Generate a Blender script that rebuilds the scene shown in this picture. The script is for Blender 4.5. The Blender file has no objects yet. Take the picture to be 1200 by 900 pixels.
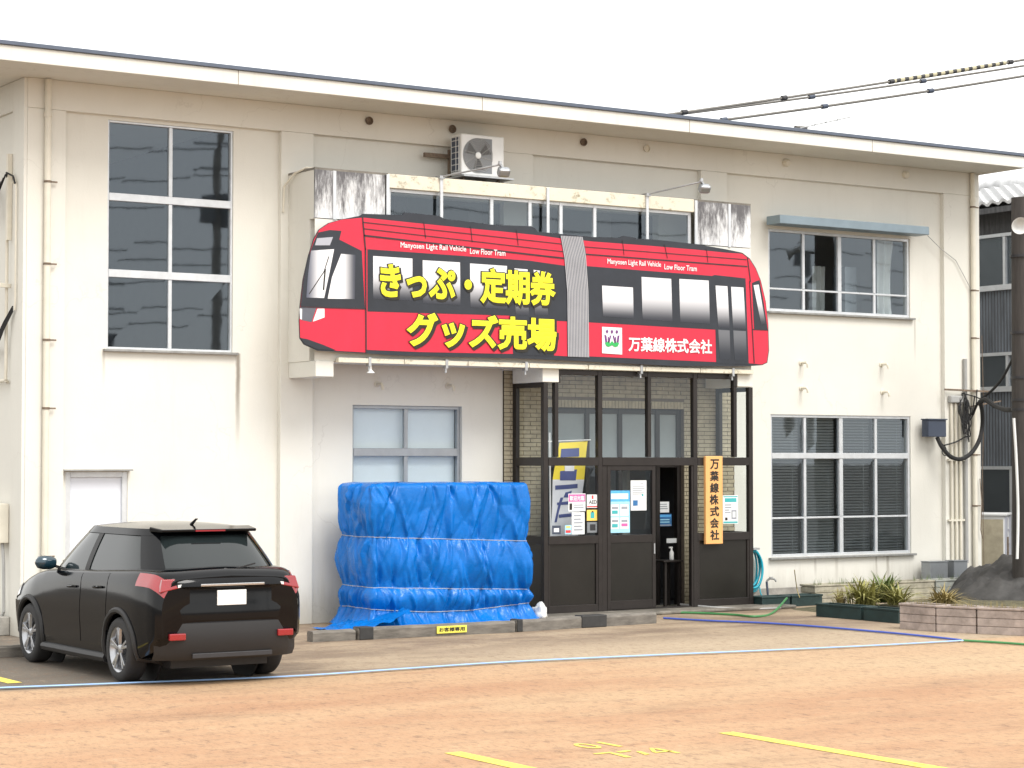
import bpy, bmesh, math, random
from mathutils import Vector, Matrix, noise
random.seed(7)
S = bpy.context.scene
COL = S.collection
rad = math.radians

# ------------------------------------------------------------------ camera
CAM_D, CAM_H, F_PX = 25.7, 2.2, 2500.0
YAW, PITCH = rad(33.083), rad(2.062)
cam = bpy.data.cameras.new('camera'); cam.lens = 75.0; cam.sensor_width = 36.0
cam.clip_start = 0.1; cam.clip_end = 2000
camo = bpy.data.objects.new('camera', cam); COL.objects.link(camo)
camo.location = (0, -CAM_D, CAM_H); camo.rotation_euler = (rad(90) + PITCH, 0, -YAW)
S.camera = camo

# ------------------------------------------------------------------ overcast sky, soft sun, exposure
SUN_DIR = Vector((0.10, -0.60, 0.80)).normalized()      # towards the sun
EL = math.asin(SUN_DIR.z); AZ = math.atan2(SUN_DIR.x, SUN_DIR.y)
W = bpy.data.worlds.new('World'); S.world = W; W.use_nodes = True
nt = W.node_tree; nt.nodes.clear()
sky = nt.nodes.new('ShaderNodeTexSky'); sky.sky_type = 'NISHITA'; sky.sun_disc = False
sky.sun_elevation = EL; sky.sun_rotation = AZ
b1 = nt.nodes.new('ShaderNodeBackground'); b1.inputs[1].default_value = 0.10
b2 = nt.nodes.new('ShaderNodeBackground'); b2.inputs[0].default_value = (1.0, 0.985, 0.955, 1); b2.inputs[1].default_value = 1.0
mx = nt.nodes.new('ShaderNodeMixShader'); mx.inputs[0].default_value = 0.9
wo = nt.nodes.new('ShaderNodeOutputWorld')
nt.links.new(sky.outputs[0], b1.inputs[0]); nt.links.new(b1.outputs[0], mx.inputs[1])
nt.links.new(b2.outputs[0], mx.inputs[2]); nt.links.new(mx.outputs[0], wo.inputs[0])
sl = bpy.data.lights.new('sun', 'SUN'); sl.energy = 1.5; sl.angle = rad(28); sl.color = (1.0, 0.97, 0.92)
so = bpy.data.objects.new('sun', sl); COL.objects.link(so)
so.rotation_euler = (-SUN_DIR).to_track_quat('-Z', 'Y').to_euler(); so.location = (0, -20, 30)
S.view_settings.view_transform = 'Standard'; S.view_settings.look = 'None'
S.view_settings.gamma = 1; S.view_settings.use_curve_mapping = False
S.view_settings.exposure = 0.96

# ------------------------------------------------------------------ measuring: photograph point -> point on a real plane
_cy, _sy, _cp, _sp = math.cos(YAW), math.sin(YAW), math.cos(PITCH), math.sin(PITCH)
_F = Vector((_sy*_cp, _cy*_cp, _sp)); _R = Vector((_cy, -_sy, 0)); _U = _R.cross(_F)
def _ray(px, py): return _F*F_PX + _R*(px-600) - _U*(py-450)
def at(px, py, Y):
    r = _ray(px, py); return Vector((0, -CAM_D, CAM_H)) + r*((Y+CAM_D)/r.y)
def ground_at(px, py, Z=0.0):
    r = _ray(px, py); return Vector((0, -CAM_D, CAM_H)) + r*((Z-CAM_H)/r.z)
def xz(px, py, Y):
    p = at(px, py, Y); return (p.x, p.z)

# ------------------------------------------------------------------ materials
MATS = {}
def mk(name, col, rough=0.6, metal=0.0, var=0.12, scale=3.0, bump=0.0, bscale=60.0, spec=0.5, coat=0.0,
       stretch=None, emit=None):
    m = bpy.data.materials.new(name); m.use_nodes = True; MATS[name] = m
    t = m.node_tree; N = t.nodes; L = t.links
    b = N['Principled BSDF']
    b.inputs['Roughness'].default_value = rough; b.inputs['Metallic'].default_value = metal
    b.inputs['Specular IOR Level'].default_value = spec; b.inputs['Coat Weight'].default_value = coat
    b.inputs['Coat Roughness'].default_value = 0.05
    tc = N.new('ShaderNodeTexCoord'); mp = N.new('ShaderNodeMapping')
    L.new(tc.outputs['Object'], mp.inputs[0])
    if stretch: mp.inputs['Scale'].default_value = stretch
    nz = N.new('ShaderNodeTexNoise'); nz.inputs['Scale'].default_value = scale
    nz.inputs['Detail'].default_value = 8; nz.inputs['Roughness'].default_value = 0.65
    L.new(mp.outputs[0], nz.inputs['Vector'])
    cr = N.new('ShaderNodeValToRGB')
    a, c = [tuple(max(0, min(1, x*k)) for x in col) + (1,) for k in (1-var, 1+var)]
    cr.color_ramp.elements[0].position = 0.3; cr.color_ramp.elements[1].position = 0.7
    cr.color_ramp.elements[0].color = a; cr.color_ramp.elements[1].color = c
    L.new(nz.outputs[0], cr.inputs[0]); L.new(cr.outputs[0], b.inputs['Base Color'])
    m['ramp'] = cr.name
    if bump:
        n2 = N.new('ShaderNodeTexNoise'); n2.inputs['Scale'].default_value = bscale; n2.inputs['Detail'].default_value = 6
        L.new(mp.outputs[0], n2.inputs['Vector'])
        bp = N.new('ShaderNodeBump'); bp.inputs['Strength'].default_value = bump; bp.inputs['Distance'].default_value = 0.01
        L.new(n2.outputs[0], bp.inputs['Height']); L.new(bp.outputs[0], b.inputs['Normal'])
    return m

def nodes_of(m): return m.node_tree.nodes, m.node_tree.links, m.node_tree.nodes['Principled BSDF']

def mathn(N, L, op, a, b=None, clamp=False):
    n = N.new('ShaderNodeMath'); n.operation = op; n.use_clamp = clamp
    for i, v in enumerate((a, b)):
        if v is None: continue
        if isinstance(v, (int, float)): n.inputs[i].default_value = v
        else: L.new(v, n.inputs[i])
    return n.outputs[0]
def smooth_range(N, L, v, lo, hi):
    n = N.new('ShaderNodeMapRange'); n.interpolation_type = 'SMOOTHSTEP'
    L.new(v, n.inputs[0]); n.inputs[1].default_value = lo; n.inputs[2].default_value = hi
    n.inputs[3].default_value = 0; n.inputs[4].default_value = 1
    return n.outputs[0]
def mixc(N, L, fac, a, b):
    n = N.new('ShaderNodeMix'); n.data_type = 'RGBA'
    if isinstance(fac, (int, float)): n.inputs[0].default_value = fac
    else: L.new(fac, n.inputs[0])
    for i, v in ((6, a), (7, b)):
        if isinstance(v, tuple): n.inputs[i].default_value = v if len(v) == 4 else v + (1,)
        else: L.new(v, n.inputs[i])
    return n.outputs[2]
def noise_n(N, L, vec, scale, detail=6, rough=0.6):
    n = N.new('ShaderNodeTexNoise'); n.inputs['Scale'].default_value = scale
    n.inputs['Detail'].default_value = detail; n.inputs['Roughness'].default_value = rough
    L.new(vec, n.inputs['Vector']); return n.outputs[0]
def mapped(N, L, scale, geo=True):
    mp = N.new('ShaderNodeMapping'); mp.inputs['Scale'].default_value = scale
    if geo: g = N.new('ShaderNodeNewGeometry'); L.new(g.outputs['Position'], mp.inputs[0])
    else: g = N.new('ShaderNodeTexCoord'); L.new(g.outputs['Object'], mp.inputs[0])
    return mp.outputs[0]
def world_xyz(N, L):
    g = N.new('ShaderNodeNewGeometry'); s = N.new('ShaderNodeSeparateXYZ'); L.new(g.outputs['Position'], s.inputs[0])
    return s.outputs

def wall_paint(name, col, streaks=(), grime=0.25):
    """painted render: soft mottling, faint vertical run marks, a few runs of their own from sills and bolts"""
    m = mk(name, col, rough=0.85, var=0.035, scale=0.8, bump=0.12, bscale=45, spec=0.25)
    N, L, b = nodes_of(m); base = N[m['ramp']].outputs[0]
    x, y, z = world_xyz(N, L)
    v1 = noise_n(N, L, mapped(N, L, (2.6, 2.6, 0.35)), 1.6, 9, 0.75)
    m1 = mathn(N, L, 'MULTIPLY', smooth_range(N, L, v1, 0.50, 0.82), grime*0.6)
    c = mixc(N, L, m1, base, (0.42, 0.38, 0.31))
    v2 = noise_n(N, L, mapped(N, L, (1, 1, 1)), 9, 8, 0.75)
    c = mixc(N, L, mathn(N, L, 'MULTIPLY', smooth_range(N, L, v2, 0.60, 0.80), 0.30), c, (0.47, 0.43, 0.36))
    # splash dirt near the ground, ragged
    zz = mathn(N, L, 'ADD', z, mathn(N, L, 'MULTIPLY', v1, -0.9))
    lo = mathn(N, L, 'SUBTRACT', 1.0, smooth_range(N, L, zz, -0.45, 0.15))
    c = mixc(N, L, mathn(N, L, 'MULTIPLY', lo, 0.45), c, (0.30, 0.27, 0.21))
    pv = noise_n(N, L, mapped(N, L, (0.6, 0.6, 0.8)), 1.0, 3, 0.5)
    c = mixc(N, L, mathn(N, L, 'MULTIPLY', smooth_range(N, L, pv, 0.50, 0.56), 0.10), c, (0.80, 0.78, 0.72))
    vc = N.new('ShaderNodeTexVoronoi'); vc.feature = 'DISTANCE_TO_EDGE'; vc.inputs['Scale'].default_value = 0.55
    va_ = N.new('ShaderNodeVectorMath'); va_.operation = 'ADD'; wn_ = N.new('ShaderNodeTexNoise'); wn_.inputs['Scale'].default_value = 2.2; wn_.inputs['Detail'].default_value = 7
    gp_ = mapped(N, L, (1, 1, 1)); L.new(gp_, wn_.inputs['Vector']); L.new(gp_, va_.inputs[0]); L.new(wn_.outputs['Color'], va_.inputs[1]); L.new(va_.outputs[0], vc.inputs['Vector'])
    ckm = mathn(N, L, 'MULTIPLY', mathn(N, L, 'SUBTRACT', 1.0, smooth_range(N, L, vc.outputs[0], 0.002, 0.007)), smooth_range(N, L, pv, 0.47, 0.60))
    c = mixc(N, L, mathn(N, L, 'MULTIPLY', ckm, 0.13), c, (0.25, 0.22, 0.18))
    wob = noise_n(N, L, mapped(N, L, (0.0, 0.0, 2.5)), 1.0, 4)
    for (sx, z1, z0, wid, st) in streaks:
        dx = mathn(N, L, 'ABSOLUTE', mathn(N, L, 'ADD', mathn(N, L, 'SUBTRACT', x, sx + 0.02), mathn(N, L, 'MULTIPLY', wob, -0.04)))
        a = mathn(N, L, 'SUBTRACT', 1.0, smooth_range(N, L, dx, wid*0.15, wid))
        q = mathn(N, L, 'MULTIPLY', smooth_range(N, L, z, z0, z0 + (z1-z0)*0.8), mathn(N, L, 'LESS_THAN', z, z1))
        s = mathn(N, L, 'MULTIPLY', mathn(N, L, 'MULTIPLY', a, q), st)
        c = mixc(N, L, s, c, (0.16, 0.125, 0.09))
    L.new(c, b.inputs['Base Color'])
    return m

CREAM = (0.72, 0.705, 0.645)
sills = [(12.40, 3.63, 2.2, 0.05, 0.75), (24.05, 0.66, 0.1, 0.05, 0.45), (23.8, 0.66, 0.2, 0.03, 0.4), (22.5, 0.66, 0.25, 0.04, 0.3),
         (22.95, 0.66, 0.2, 0.05, 0.25), (22.26, 3.72, 3.45, 0.02, 0.2),
         (23.97, 3.72, 3.5, 0.02, 0.2), (21.5, 4.53, 3.6, 0.03, 0.35), (24.68, 4.53, 3.7, 0.03, 0.35), (10.5, 3.63, 3.1, 0.03, 0.3)]
wall_paint('wall_paint', CREAM, sills)
wall_paint('trim_paint', (0.71, 0.70, 0.645), (), 0.5)
wall_paint('header_paint', (0.70, 0.66, 0.54), (), 0.2)
N, L, b = nodes_of(MATS['header_paint'])          # patchy mould on the concrete header
v = noise_n(N, L, mapped(N, L, (2.2, 2.2, 3.0)), 2.2, 9, 0.75)
src = b.inputs['Base Color'].links[0].from_socket
L.new(mixc(N, L, mathn(N, L, 'MULTIPLY', smooth_range(N, L, v, 0.52, 0.68), 0.75), src, (0.20, 0.17, 0.10)), b.inputs['Base Color'])

m = mk('mouldy_panel', (0.74, 0.75, 0.76), rough=0.8, var=0.05, bump=0.1)      # white board with black mould running from its top edge
N, L, b = nodes_of(m); x, y, z = world_xyz(N, L)
v = noise_n(N, L, mapped(N, L, (5.5, 5.5, 1.1)), 1.5, 10, 0.8)
v3 = noise_n(N, L, mapped(N, L, (1.7, 1.7, 0.7)), 1.5, 4, 0.6)
hh = mathn(N, L, 'DIVIDE', mathn(N, L, 'SUBTRACT', z, 5.35), 0.73)
k = mathn(N, L, 'ADD', mathn(N, L, 'ADD', mathn(N, L, 'MULTIPLY', v, 1.25), mathn(N, L, 'MULTIPLY', v3, 0.75)), mathn(N, L, 'MULTIPLY', hh, 0.30))
k = smooth_range(N, L, k, 0.95, 1.33)
L.new(mixc(N, L, mathn(N, L, 'MULTIPLY', k, 0.9), N[m['ramp']].outputs[0], (0.045, 0.04, 0.045)), b.inputs['Base Color'])

mk('roof_metal', (0.105, 0.125, 0.165), 0.4, 0.3, bump=0.03)
mk('white_frame', (0.62, 0.64, 0.66), 0.35, 0.35, var=0.1, scale=6)
mk('grey_frame', (0.34, 0.36, 0.38), 0.35, 0.5, var=0.1, scale=6)
mk('sill_metal', (0.30, 0.30, 0.29), 0.55, 0.3, var=0.25, scale=9)
mk('bronze', (0.032, 0.027, 0.025), 0.38, 0.45, var=0.15, scale=5)
mk('bronze_panel', (0.032, 0.030, 0.027), 0.22, 0.5, var=0.12, scale=2.5, bump=0.02, bscale=6)
mk('dark_room', (0.09, 0.09, 0.095), 0.9, var=0.1)
mk('room_wall', (0.22, 0.22, 0.21), 0.9, var=0.1)
mk('pale_partition', (0.30, 0.34, 0.35), 0.6, var=0.05)
mk('concrete', (0.33, 0.315, 0.285), 0.9, var=0.3, scale=5, bump=0.4, bscale=50)
mk('wet_concrete', (0.17, 0.155, 0.13), 0.55, var=0.5, scale=3.5, bump=0.4, bscale=40)
mk('brick', (0.40, 0.35, 0.245), 0.75, var=0.22, scale=7, bump=0.15)
mk('mortar', (0.16, 0.13, 0.10), 0.9, var=0.2)
mk('pipe_paint', (0.70, 0.66, 0.56), 0.6, var=0.07, scale=4)
mk('pipe_grey', (0.36, 0.36, 0.35), 0.5, var=0.15)
mk('rusty_band', (0.20, 0.15, 0.11), 0.7, 0.3, var=0.4, scale=20)
mk('hood_metal', (0.235, 0.30, 0.345), 0.45, 0.2, var=0.08, scale=5)
mk('blind', (0.40, 0.41, 0.42), 0.6, var=0.06)
mk('dark_blind', (0.42, 0.43, 0.43), 0.6, var=0.1)
mk('rope', (0.42, 0.43, 0.44), 0.9, var=0.2, scale=30)
mk('curtain', (0.66, 0.66, 0.63), 0.9, var=0.06)
mk('roller_blind', (0.72, 0.79, 0.82), 0.8, var=0.03)
mk('frosted', (0.72, 0.74, 0.80), 0.25, var=0.03)
mk('black_plastic', (0.025, 0.025, 0.028), 0.5, var=0.2)
mk('black_rubber', (0.02, 0.02, 0.021), 0.75, var=0.3, bump=0.2)
mk('white_plastic', (0.72, 0.73, 0.72), 0.4, var=0.05)
mk('grey_box', (0.20, 0.215, 0.23), 0.5, var=0.08)
mk('slate_box', (0.05, 0.065, 0.10), 0.45, var=0.1)
mk('galvanised', (0.45, 0.46, 0.47), 0.4, 0.7, var=0.2, scale=12)
mk('sign_red', (0.62, 0.018, 0.050), 0.38, var=0.09, scale=1.6, stretch=(2.2, 1, 0.8))
mk('sign_dark', (0.020, 0.024, 0.033), 0.42, var=0.25, scale=2.0)
mk('sign_pleat', (0.40, 0.40, 0.42), 0.45, var=0.1)
mk('sign_slate', (0.11, 0.115, 0.14), 0.45, var=0.1)
mk('sign_line', (0.03, 0.02, 0.025), 0.4, var=0.0)
mk('sign_white', (0.80, 0.80, 0.80), 0.4, var=0.02)
mk('sign_grey', (0.40, 0.41, 0.46), 0.4, var=0.03)
mk('sign_yellow', (0.86, 0.80, 0.02), 0.4, var=0.02)
mk('sign_black', (0.02, 0.018, 0.012), 0.45, var=0.0)
mk('sign_purple', (0.16, 0.04, 0.20), 0.4, var=0.0)
mk('sign_green', (0.03, 0.42, 0.10), 0.4, var=0.0)
mk('wood_sign', (0.80, 0.42, 0.15), 0.5, var=0.12, scale=3, stretch=(14, 14, 0.9))
mk('ink', (0.02, 0.015, 0.012), 0.6, var=0.0)
mk('paper', (0.80, 0.82, 0.82), 0.7, var=0.03)
mk('paper_blue', (0.36, 0.68, 0.82), 0.6, var=0.08, scale=10)
mk('paper_skyblue', (0.10, 0.42, 0.80), 0.6, var=0.2, scale=12)
mk('paper_navy', (0.03, 0.15, 0.36), 0.6, var=0.25, scale=20)
mk('paper_pink', (0.85, 0.12, 0.36), 0.6, var=0.05)
mk('paper_yellow', (0.85, 0.60, 0.12), 0.6, var=0.05)
mk('paper_red', (0.70, 0.06, 0.06), 0.6, var=0.05)
mk('print_grey', (0.30, 0.32, 0.36), 0.6, var=0.1)
mk('print_teal', (0.05, 0.40, 0.42), 0.6, var=0.1)
mk('banner_yellow', (0.85, 0.68, 0.05), 0.8, var=0.04)
mk('banner_white', (0.74, 0.75, 0.80), 0.8, var=0.04)
mk('banner_blue', (0.06, 0.08, 0.24), 0.8, var=0.05)
mk('yellow_paint', (0.74, 0.60, 0.10), 0.7, var=0.14, scale=14, bump=0.2, bscale=150)
mk('timber_kerb', (0.165, 0.150, 0.130), 0.85, var=0.4, scale=4, bump=0.5, bscale=30, stretch=(1, 5, 5))
mk('black_paint', (0.03, 0.03, 0.03), 0.6, var=0.3, scale=8)
mk('plate_yellow', (0.80, 0.70, 0.10), 0.5, var=0.05)
mk('hose_lightblue', (0.30, 0.47, 0.74), 0.5, var=0.08, scale=5)
mk('hose_blue', (0.045, 0.09, 0.42), 0.45, var=0.08)
mk('hose_green', (0.05, 0.22, 0.07), 0.45, var=0.1)
mk('hose_cyan', (0.01, 0.38, 0.50), 0.3, var=0.06)
mk('soil', (0.085, 0.065, 0.045), 0.95, var=0.4, scale=12, bump=0.8, bscale=40)
mk('mound_dark', (0.058, 0.056, 0.054), 0.8, var=0.45, scale=3.5, bump=0.7, bscale=12)
mk('planter_cream', (0.36, 0.335, 0.26), 0.85, var=0.4, scale=5, bump=0.3)
mk('planter_pale', (0.36, 0.375, 0.34), 0.85, var=0.35, scale=5, bump=0.3)
mk('planter_pink', (0.33, 0.275, 0.245), 0.85, var=0.38, scale=6, bump=0.3)
mk('planter_green', (0.014, 0.034, 0.033), 0.5, var=0.3, scale=6)
mk('leaf_olive', (0.26, 0.25, 0.075), 0.6, var=0.35, scale=8)
mk('leaf_green', (0.11, 0.155, 0.04), 0.55, var=0.4, scale=8)
mk('leaf_dry', (0.30, 0.24, 0.10), 0.8, var=0.3, scale=8)
mk('moss', (0.105, 0.095, 0.055), 0.95, var=0.55, scale=9, bump=0.7)
mk('pole_wood', (0.052, 0.046, 0.042), 0.8, var=0.3, scale=3, stretch=(6, 6, 0.6), bump=0.5, bscale=12)
mk('house_metal', (0.15, 0.17, 0.195), 0.5, 0.3, var=0.3, scale=3, stretch=(3, 3, 0.5))
mk('house_dark_wood', (0.07, 0.07, 0.072), 0.8, var=0.5, scale=3, stretch=(6, 6, 0.6))
mk('roof_tile', (0.58, 0.585, 0.59), 0.5, var=0.35, scale=3)
mk('shed_white', (0.70, 0.71, 0.71), 0.5, var=0.08)
mk('shed_dirty', (0.37, 0.33, 0.24), 0.8, var=0.3, scale=3, bump=0.2)
mk('cable_grey', (0.15, 0.14, 0.125), 0.6, var=0.2)
mk('car_paint', (0.003, 0.0035, 0.0045), 0.10, 0.0, var=0.0, spec=0.28)
mk('car_trim', (0.010, 0.010, 0.011), 0.55, var=0.1)
mk('chrome', (0.75, 0.76, 0.78), 0.12, 1.0, var=0.03)
mk('alloy', (0.42, 0.43, 0.45), 0.3, 0.9, var=0.05)
mk('lamp_red', (0.26, 0.008, 0.014), 0.15, var=0.1, coat=1.0)
mk('car_glass', (0.014, 0.019, 0.02), 0.03, var=0.0, spec=0.6)
mk('mirror_cover', (0.008, 0.035, 0.055), 0.15, 0.2, var=0.0, coat=1.0)

def striped(name, c1, c2, scale):
    m = mk(name, c1, 0.6, var=0.0); N, L, b = nodes_of(m)
    v = N.new('ShaderNodeTexCoord'); sp = N.new('ShaderNodeSeparateXYZ'); L.new(v.outputs['Object'], sp.inputs[0])
    f = mathn(N, L, 'FRACT', mathn(N, L, 'MULTIPLY', sp.outputs[0], scale))
    L.new(mixc(N, L, mathn(N, L, 'GREATER_THAN', f, 0.5), c1 + (1,), c2 + (1,)), b.inputs['Base Color'])
m = MATS['yellow_paint']; N, L, b = nodes_of(m)                    # worn paint: the lot shows through
wv = noise_n(N, L, mapped(N, L, (1, .6, 1)), 7, 8, 0.8); wf = noise_n(N, L, mapped(N, L, (1, .5, 1)), 34, 4, 0.7)
L.new(mathn(N, L, 'MULTIPLY', mathn(N, L, 'SUBTRACT', 1.0, mathn(N, L, 'MULTIPLY', smooth_range(N, L, wv, 0.56, 0.68), 0.8)), mathn(N, L, 'SUBTRACT', 1.0, mathn(N, L, 'MULTIPLY', smooth_range(N, L, wf, 0.55, 0.70), 0.6))), b.inputs['Alpha'])
striped('cable_guard', (0.42, 0.38, 0.25), (0.03, 0.03, 0.03), 4.6)

def print_fade(name, top, bot, axis=2, lo=0.1, hi=0.75, flip=False):
    """printed colour fade of the tram's drawn windows"""
    m = mk(name, top, 0.38, var=0.0); N, L, b = nodes_of(m)
    tc = N.new('ShaderNodeTexCoord'); sp = N.new('ShaderNodeSeparateXYZ'); L.new(tc.outputs['Generated'], sp.inputs[0])
    f = smooth_range(N, L, sp.outputs[axis], lo, hi)
    a, c = (top, bot) if flip else (bot, top)
    L.new(mixc(N, L, f, a + (1,), c + (1,)), b.inputs['Base Color'])
print_fade('fade_window', (0.74, 0.74, 0.77), (0.03, 0.033, 0.045), 2, 0.0, 0.68)
print_fade('fade_side_r', (0.80, 0.80, 0.82), (0.05, 0.055, 0.075), 0, 0.45, 1.0, True)
print_fade('fade_side_l', (0.80, 0.80, 0.82), (0.10, 0.11, 0.15), 0, 0.0, 0.6)
print_fade('fade_low', (0.14, 0.145, 0.16), (0.022, 0.026, 0.036), 2, 0.1, 0.95)

def glass(name, tint, wav=0.02, refl=1.0):
    m = bpy.data.materials.new(name); m.use_nodes = True; MATS[name] = m
    t = m.node_tree; N = t.nodes; L = t.links; N.clear()
    o = N.new('ShaderNodeOutputMaterial'); mix = N.new('ShaderNodeMixShader')
    tr = N.new('ShaderNodeBsdfTransparent'); tr.inputs[0].default_value = tint + (1,)
    gl = N.new('ShaderNodeBsdfGlossy'); gl.inputs['Roughness'].default_value = 0.02
    gl.inputs['Color'].default_value = (0.78, 0.89, 1.0, 1)
    lw = N.new('ShaderNodeLayerWeight'); lw.inputs[0].default_value = 0.5
    p5 = mathn(N, L, 'POWER', lw.outputs['Facing'], 5.0)
    mm = mathn(N, L, 'MULTIPLY', mathn(N, L, 'ADD', mathn(N, L, 'MULTIPLY', p5, 0.95), 0.045), refl, True)
    tc = N.new('ShaderNodeNewGeometry')
    nz = N.new('ShaderNodeTexNoise'); nz.inputs['Scale'].default_value = 2.3; nz.inputs['Detail'].default_value = 2
    L.new(tc.outputs['Position'], nz.inputs['Vector'])
    bp = N.new('ShaderNodeBump'); bp.inputs['Strength'].default_value = wav; bp.inputs['Distance'].default_value = 0.1
    L.new(nz.outputs[0], bp.inputs['Height']); L.new(bp.outputs[0], gl.inputs['Normal'])
    L.new(mm, mix.inputs[0]); L.new(tr.outputs[0], mix.inputs[1]); L.new(gl.outputs[0], mix.inputs[2])
    L.new(mix.outputs[0], o.inputs[0])
glass('pane_glass', (0.74, 0.79, 0.81), 0.003, 2.3)
glass('clear_glass', (0.93, 0.95, 0.95), 0.006, 1.1)

# tarp: woven polyethylene sheet
m = mk('tarp', (0.001, 0.140, 0.50), 0.22, var=0.18, scale=2.5, spec=0.30)
N, L, b = nodes_of(m)
tc = N.new('ShaderNodeTexCoord')
vo = N.new('ShaderNodeTexVoronoi'); vo.feature = 'DISTANCE_TO_EDGE'; vo.inputs['Scale'].default_value = 7
wv = N.new('ShaderNodeTexNoise'); wv.inputs['Scale'].default_value = 5; wv.inputs['Detail'].default_value = 5
L.new(tc.outputs['Object'], wv.inputs['Vector'])
va = N.new('ShaderNodeVectorMath'); va.operation = 'ADD'; L.new(tc.outputs['Object'], va.inputs[0]); L.new(wv.outputs['Color'], va.inputs[1])
L.new(va.outputs[0], vo.inputs['Vector'])
nz = noise_n(N, L, tc.outputs['Object'], 11, 6, 0.6)
hsum = mathn(N, L, 'ADD', mathn(N, L, 'MULTIPLY', smooth_range(N, L, vo.outputs[0], 0.0, 0.12), 0.5), nz)
bp = N.new('ShaderNodeBump'); bp.inputs['Strength'].default_value = 0.35; bp.inputs['Distance'].default_value = 0.008
L.new(hsum, bp.inputs['Height']); L.new(bp.outputs[0], b.inputs['Normal'])

# lot: old asphalt, stained orange by iron-rich sprinkler water beyond the hoses
m = mk('lot', (0.2, 0.16, 0.12), 0.85, var=0.1, spec=0.3)
N, L, b = nodes_of(m); x, y, z = world_xyz(N, L)
big = noise_n(N, L, mapped(N, L, (0.22, 0.40, 1)), 1.0, 4, 0.55)
mid = noise_n(N, L, mapped(N, L, (0.55, 1.2, 1)), 1.0, 9, 0.68)
drift = noise_n(N, L, mapped(N, L, (0.30, 1.0, 1)), 0.9, 9, 0.70)
fine = noise_n(N, L, mapped(N, L, (1, 1, 1)), 60, 3, 0.7)
grit = noise_n(N, L, mapped(N, L, (1, 1, 1)), 14, 8, 0.80)
rust = mixc(N, L, smooth_range(N, L, drift, 0.34, 0.66), (0.385, 0.218, 0.125), (0.455, 0.292, 0.172))
rust = mixc(N, L, mathn(N, L, 'MULTIPLY', smooth_range(N, L, big, 0.44, 0.66), 0.75), rust, (0.455, 0.315, 0.190))
rust = mixc(N, L, mathn(N, L, 'MULTIPLY', smooth_range(N, L, mid, 0.52, 0.72), 0.62), rust, (0.235, 0.140, 0.085))
scuff = noise_n(N, L, mapped(N, L, (0.9, 3.2, 1)), 0.8, 10, 0.78)
rust = mixc(N, L, mathn(N, L, 'MULTIPLY', smooth_range(N, L, scuff, 0.56, 0.68), 0.45), rust, (0.20, 0.135, 0.095))
rust = mixc(N, L, mathn(N, L, 'MULTIPLY', smooth_range(N, L, mathn(N, L, 'SUBTRACT', 1.0, scuff), 0.55, 0.70), 0.45), rust, (0.50, 0.35, 0.215))
pale = mathn(N, L, 'MULTIPLY', smooth_range(N, L, x, 11.0, 17.0), smooth_range(N, L, mathn(N, L, 'ADD', y, mathn(N, L, 'MULTIPLY', big, 4.0)), -10.0, -6.0))
rust = mixc(N, L, mathn(N, L, 'MULTIPLY', pale, 0.6), rust, (0.48, 0.355, 0.225))
near = mixc(N, L, smooth_range(N, L, mid, 0.38, 0.64), (0.20, 0.150, 0.108), (0.36, 0.285, 0.200))
left = mathn(N, L, 'SUBTRACT', 1.0, smooth_range(N, L, mathn(N, L, 'ADD', x, mathn(N, L, 'MULTIPLY', mid, 3.0)), 10.3, 12.6))
near = mixc(N, L, mathn(N, L, 'MULTIPLY', left, 0.85), near, (0.115, 0.105, 0.090))
yb = mathn(N, L, 'ADD', y, mathn(N, L, 'MULTIPLY', mid, 2.4))
silt = mathn(N, L, 'MULTIPLY', mathn(N, L, 'SUBTRACT', 1.0, smooth_range(N, L, yb, -4.2, -2.6)), smooth_range(N, L, x, 10.5, 14.5))
near = mixc(N, L, mathn(N, L, 'MULTIPLY', silt, 0.8), near, (0.43, 0.345, 0.245))
edge = mathn(N, L, 'ADD', mathn(N, L, 'ADD', y, mathn(N, L, 'MULTIPLY', x, 0.062)), mathn(N, L, 'MULTIPLY', mid, 0.5))
rm = mathn(N, L, 'SUBTRACT', 1.0, smooth_range(N, L, edge, -5.40, -5.02))
c = mixc(N, L, rm, near, rust)
lotm = mathn(N, L, 'MULTIPLY', mathn(N, L, 'MULTIPLY', smooth_range(N, L, x, -7.0, -3.0), mathn(N, L, 'SUBTRACT', 1.0, smooth_range(N, L, x, 23.0, 27.0))), smooth_range(N, L, mathn(N, L, 'ADD', y, mathn(N, L, 'MULTIPLY', mid, 3.0)), -21.5, -18.5))
c = mixc(N, L, lotm, mixc(N, L, mid, (0.07, 0.07, 0.068), (0.13, 0.125, 0.115)), c)
fleck = noise_n(N, L, mapped(N, L, (1.0, 0.45, 1)), 9.0, 5, 0.8)
fleck2 = noise_n(N, L, mapped(N, L, (1.0, 0.40, 1)), 26.0, 3, 0.7)
c = mixc(N, L, mathn(N, L, 'MULTIPLY', smooth_range(N, L, fleck, 0.54, 0.64), 0.60), c, (0.175, 0.11, 0.075))
blot = noise_n(N, L, mapped(N, L, (1.0, 0.5, 1)), 3.2, 10, 0.85)
c = mixc(N, L, mathn(N, L, 'MULTIPLY', smooth_range(N, L, blot, 0.57, 0.66), 0.55), c, (0.16, 0.105, 0.075))
c = mixc(N, L, mathn(N, L, 'MULTIPLY', smooth_range(N, L, mathn(N, L, 'SUBTRACT', 1.0, blot), 0.56, 0.68), 0.40), c, (0.56, 0.42, 0.28))
c = mixc(N, L, mathn(N, L, 'MULTIPLY', smooth_range(N, L, mathn(N, L, 'SUBTRACT', 1.0, fleck), 0.58, 0.70), 0.40), c, (0.52, 0.39, 0.27))
c = mixc(N, L, mathn(N, L, 'MULTIPLY', smooth_range(N, L, fleck2, 0.50, 0.68), 0.45), c, (0.17, 0.11, 0.07))
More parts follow.
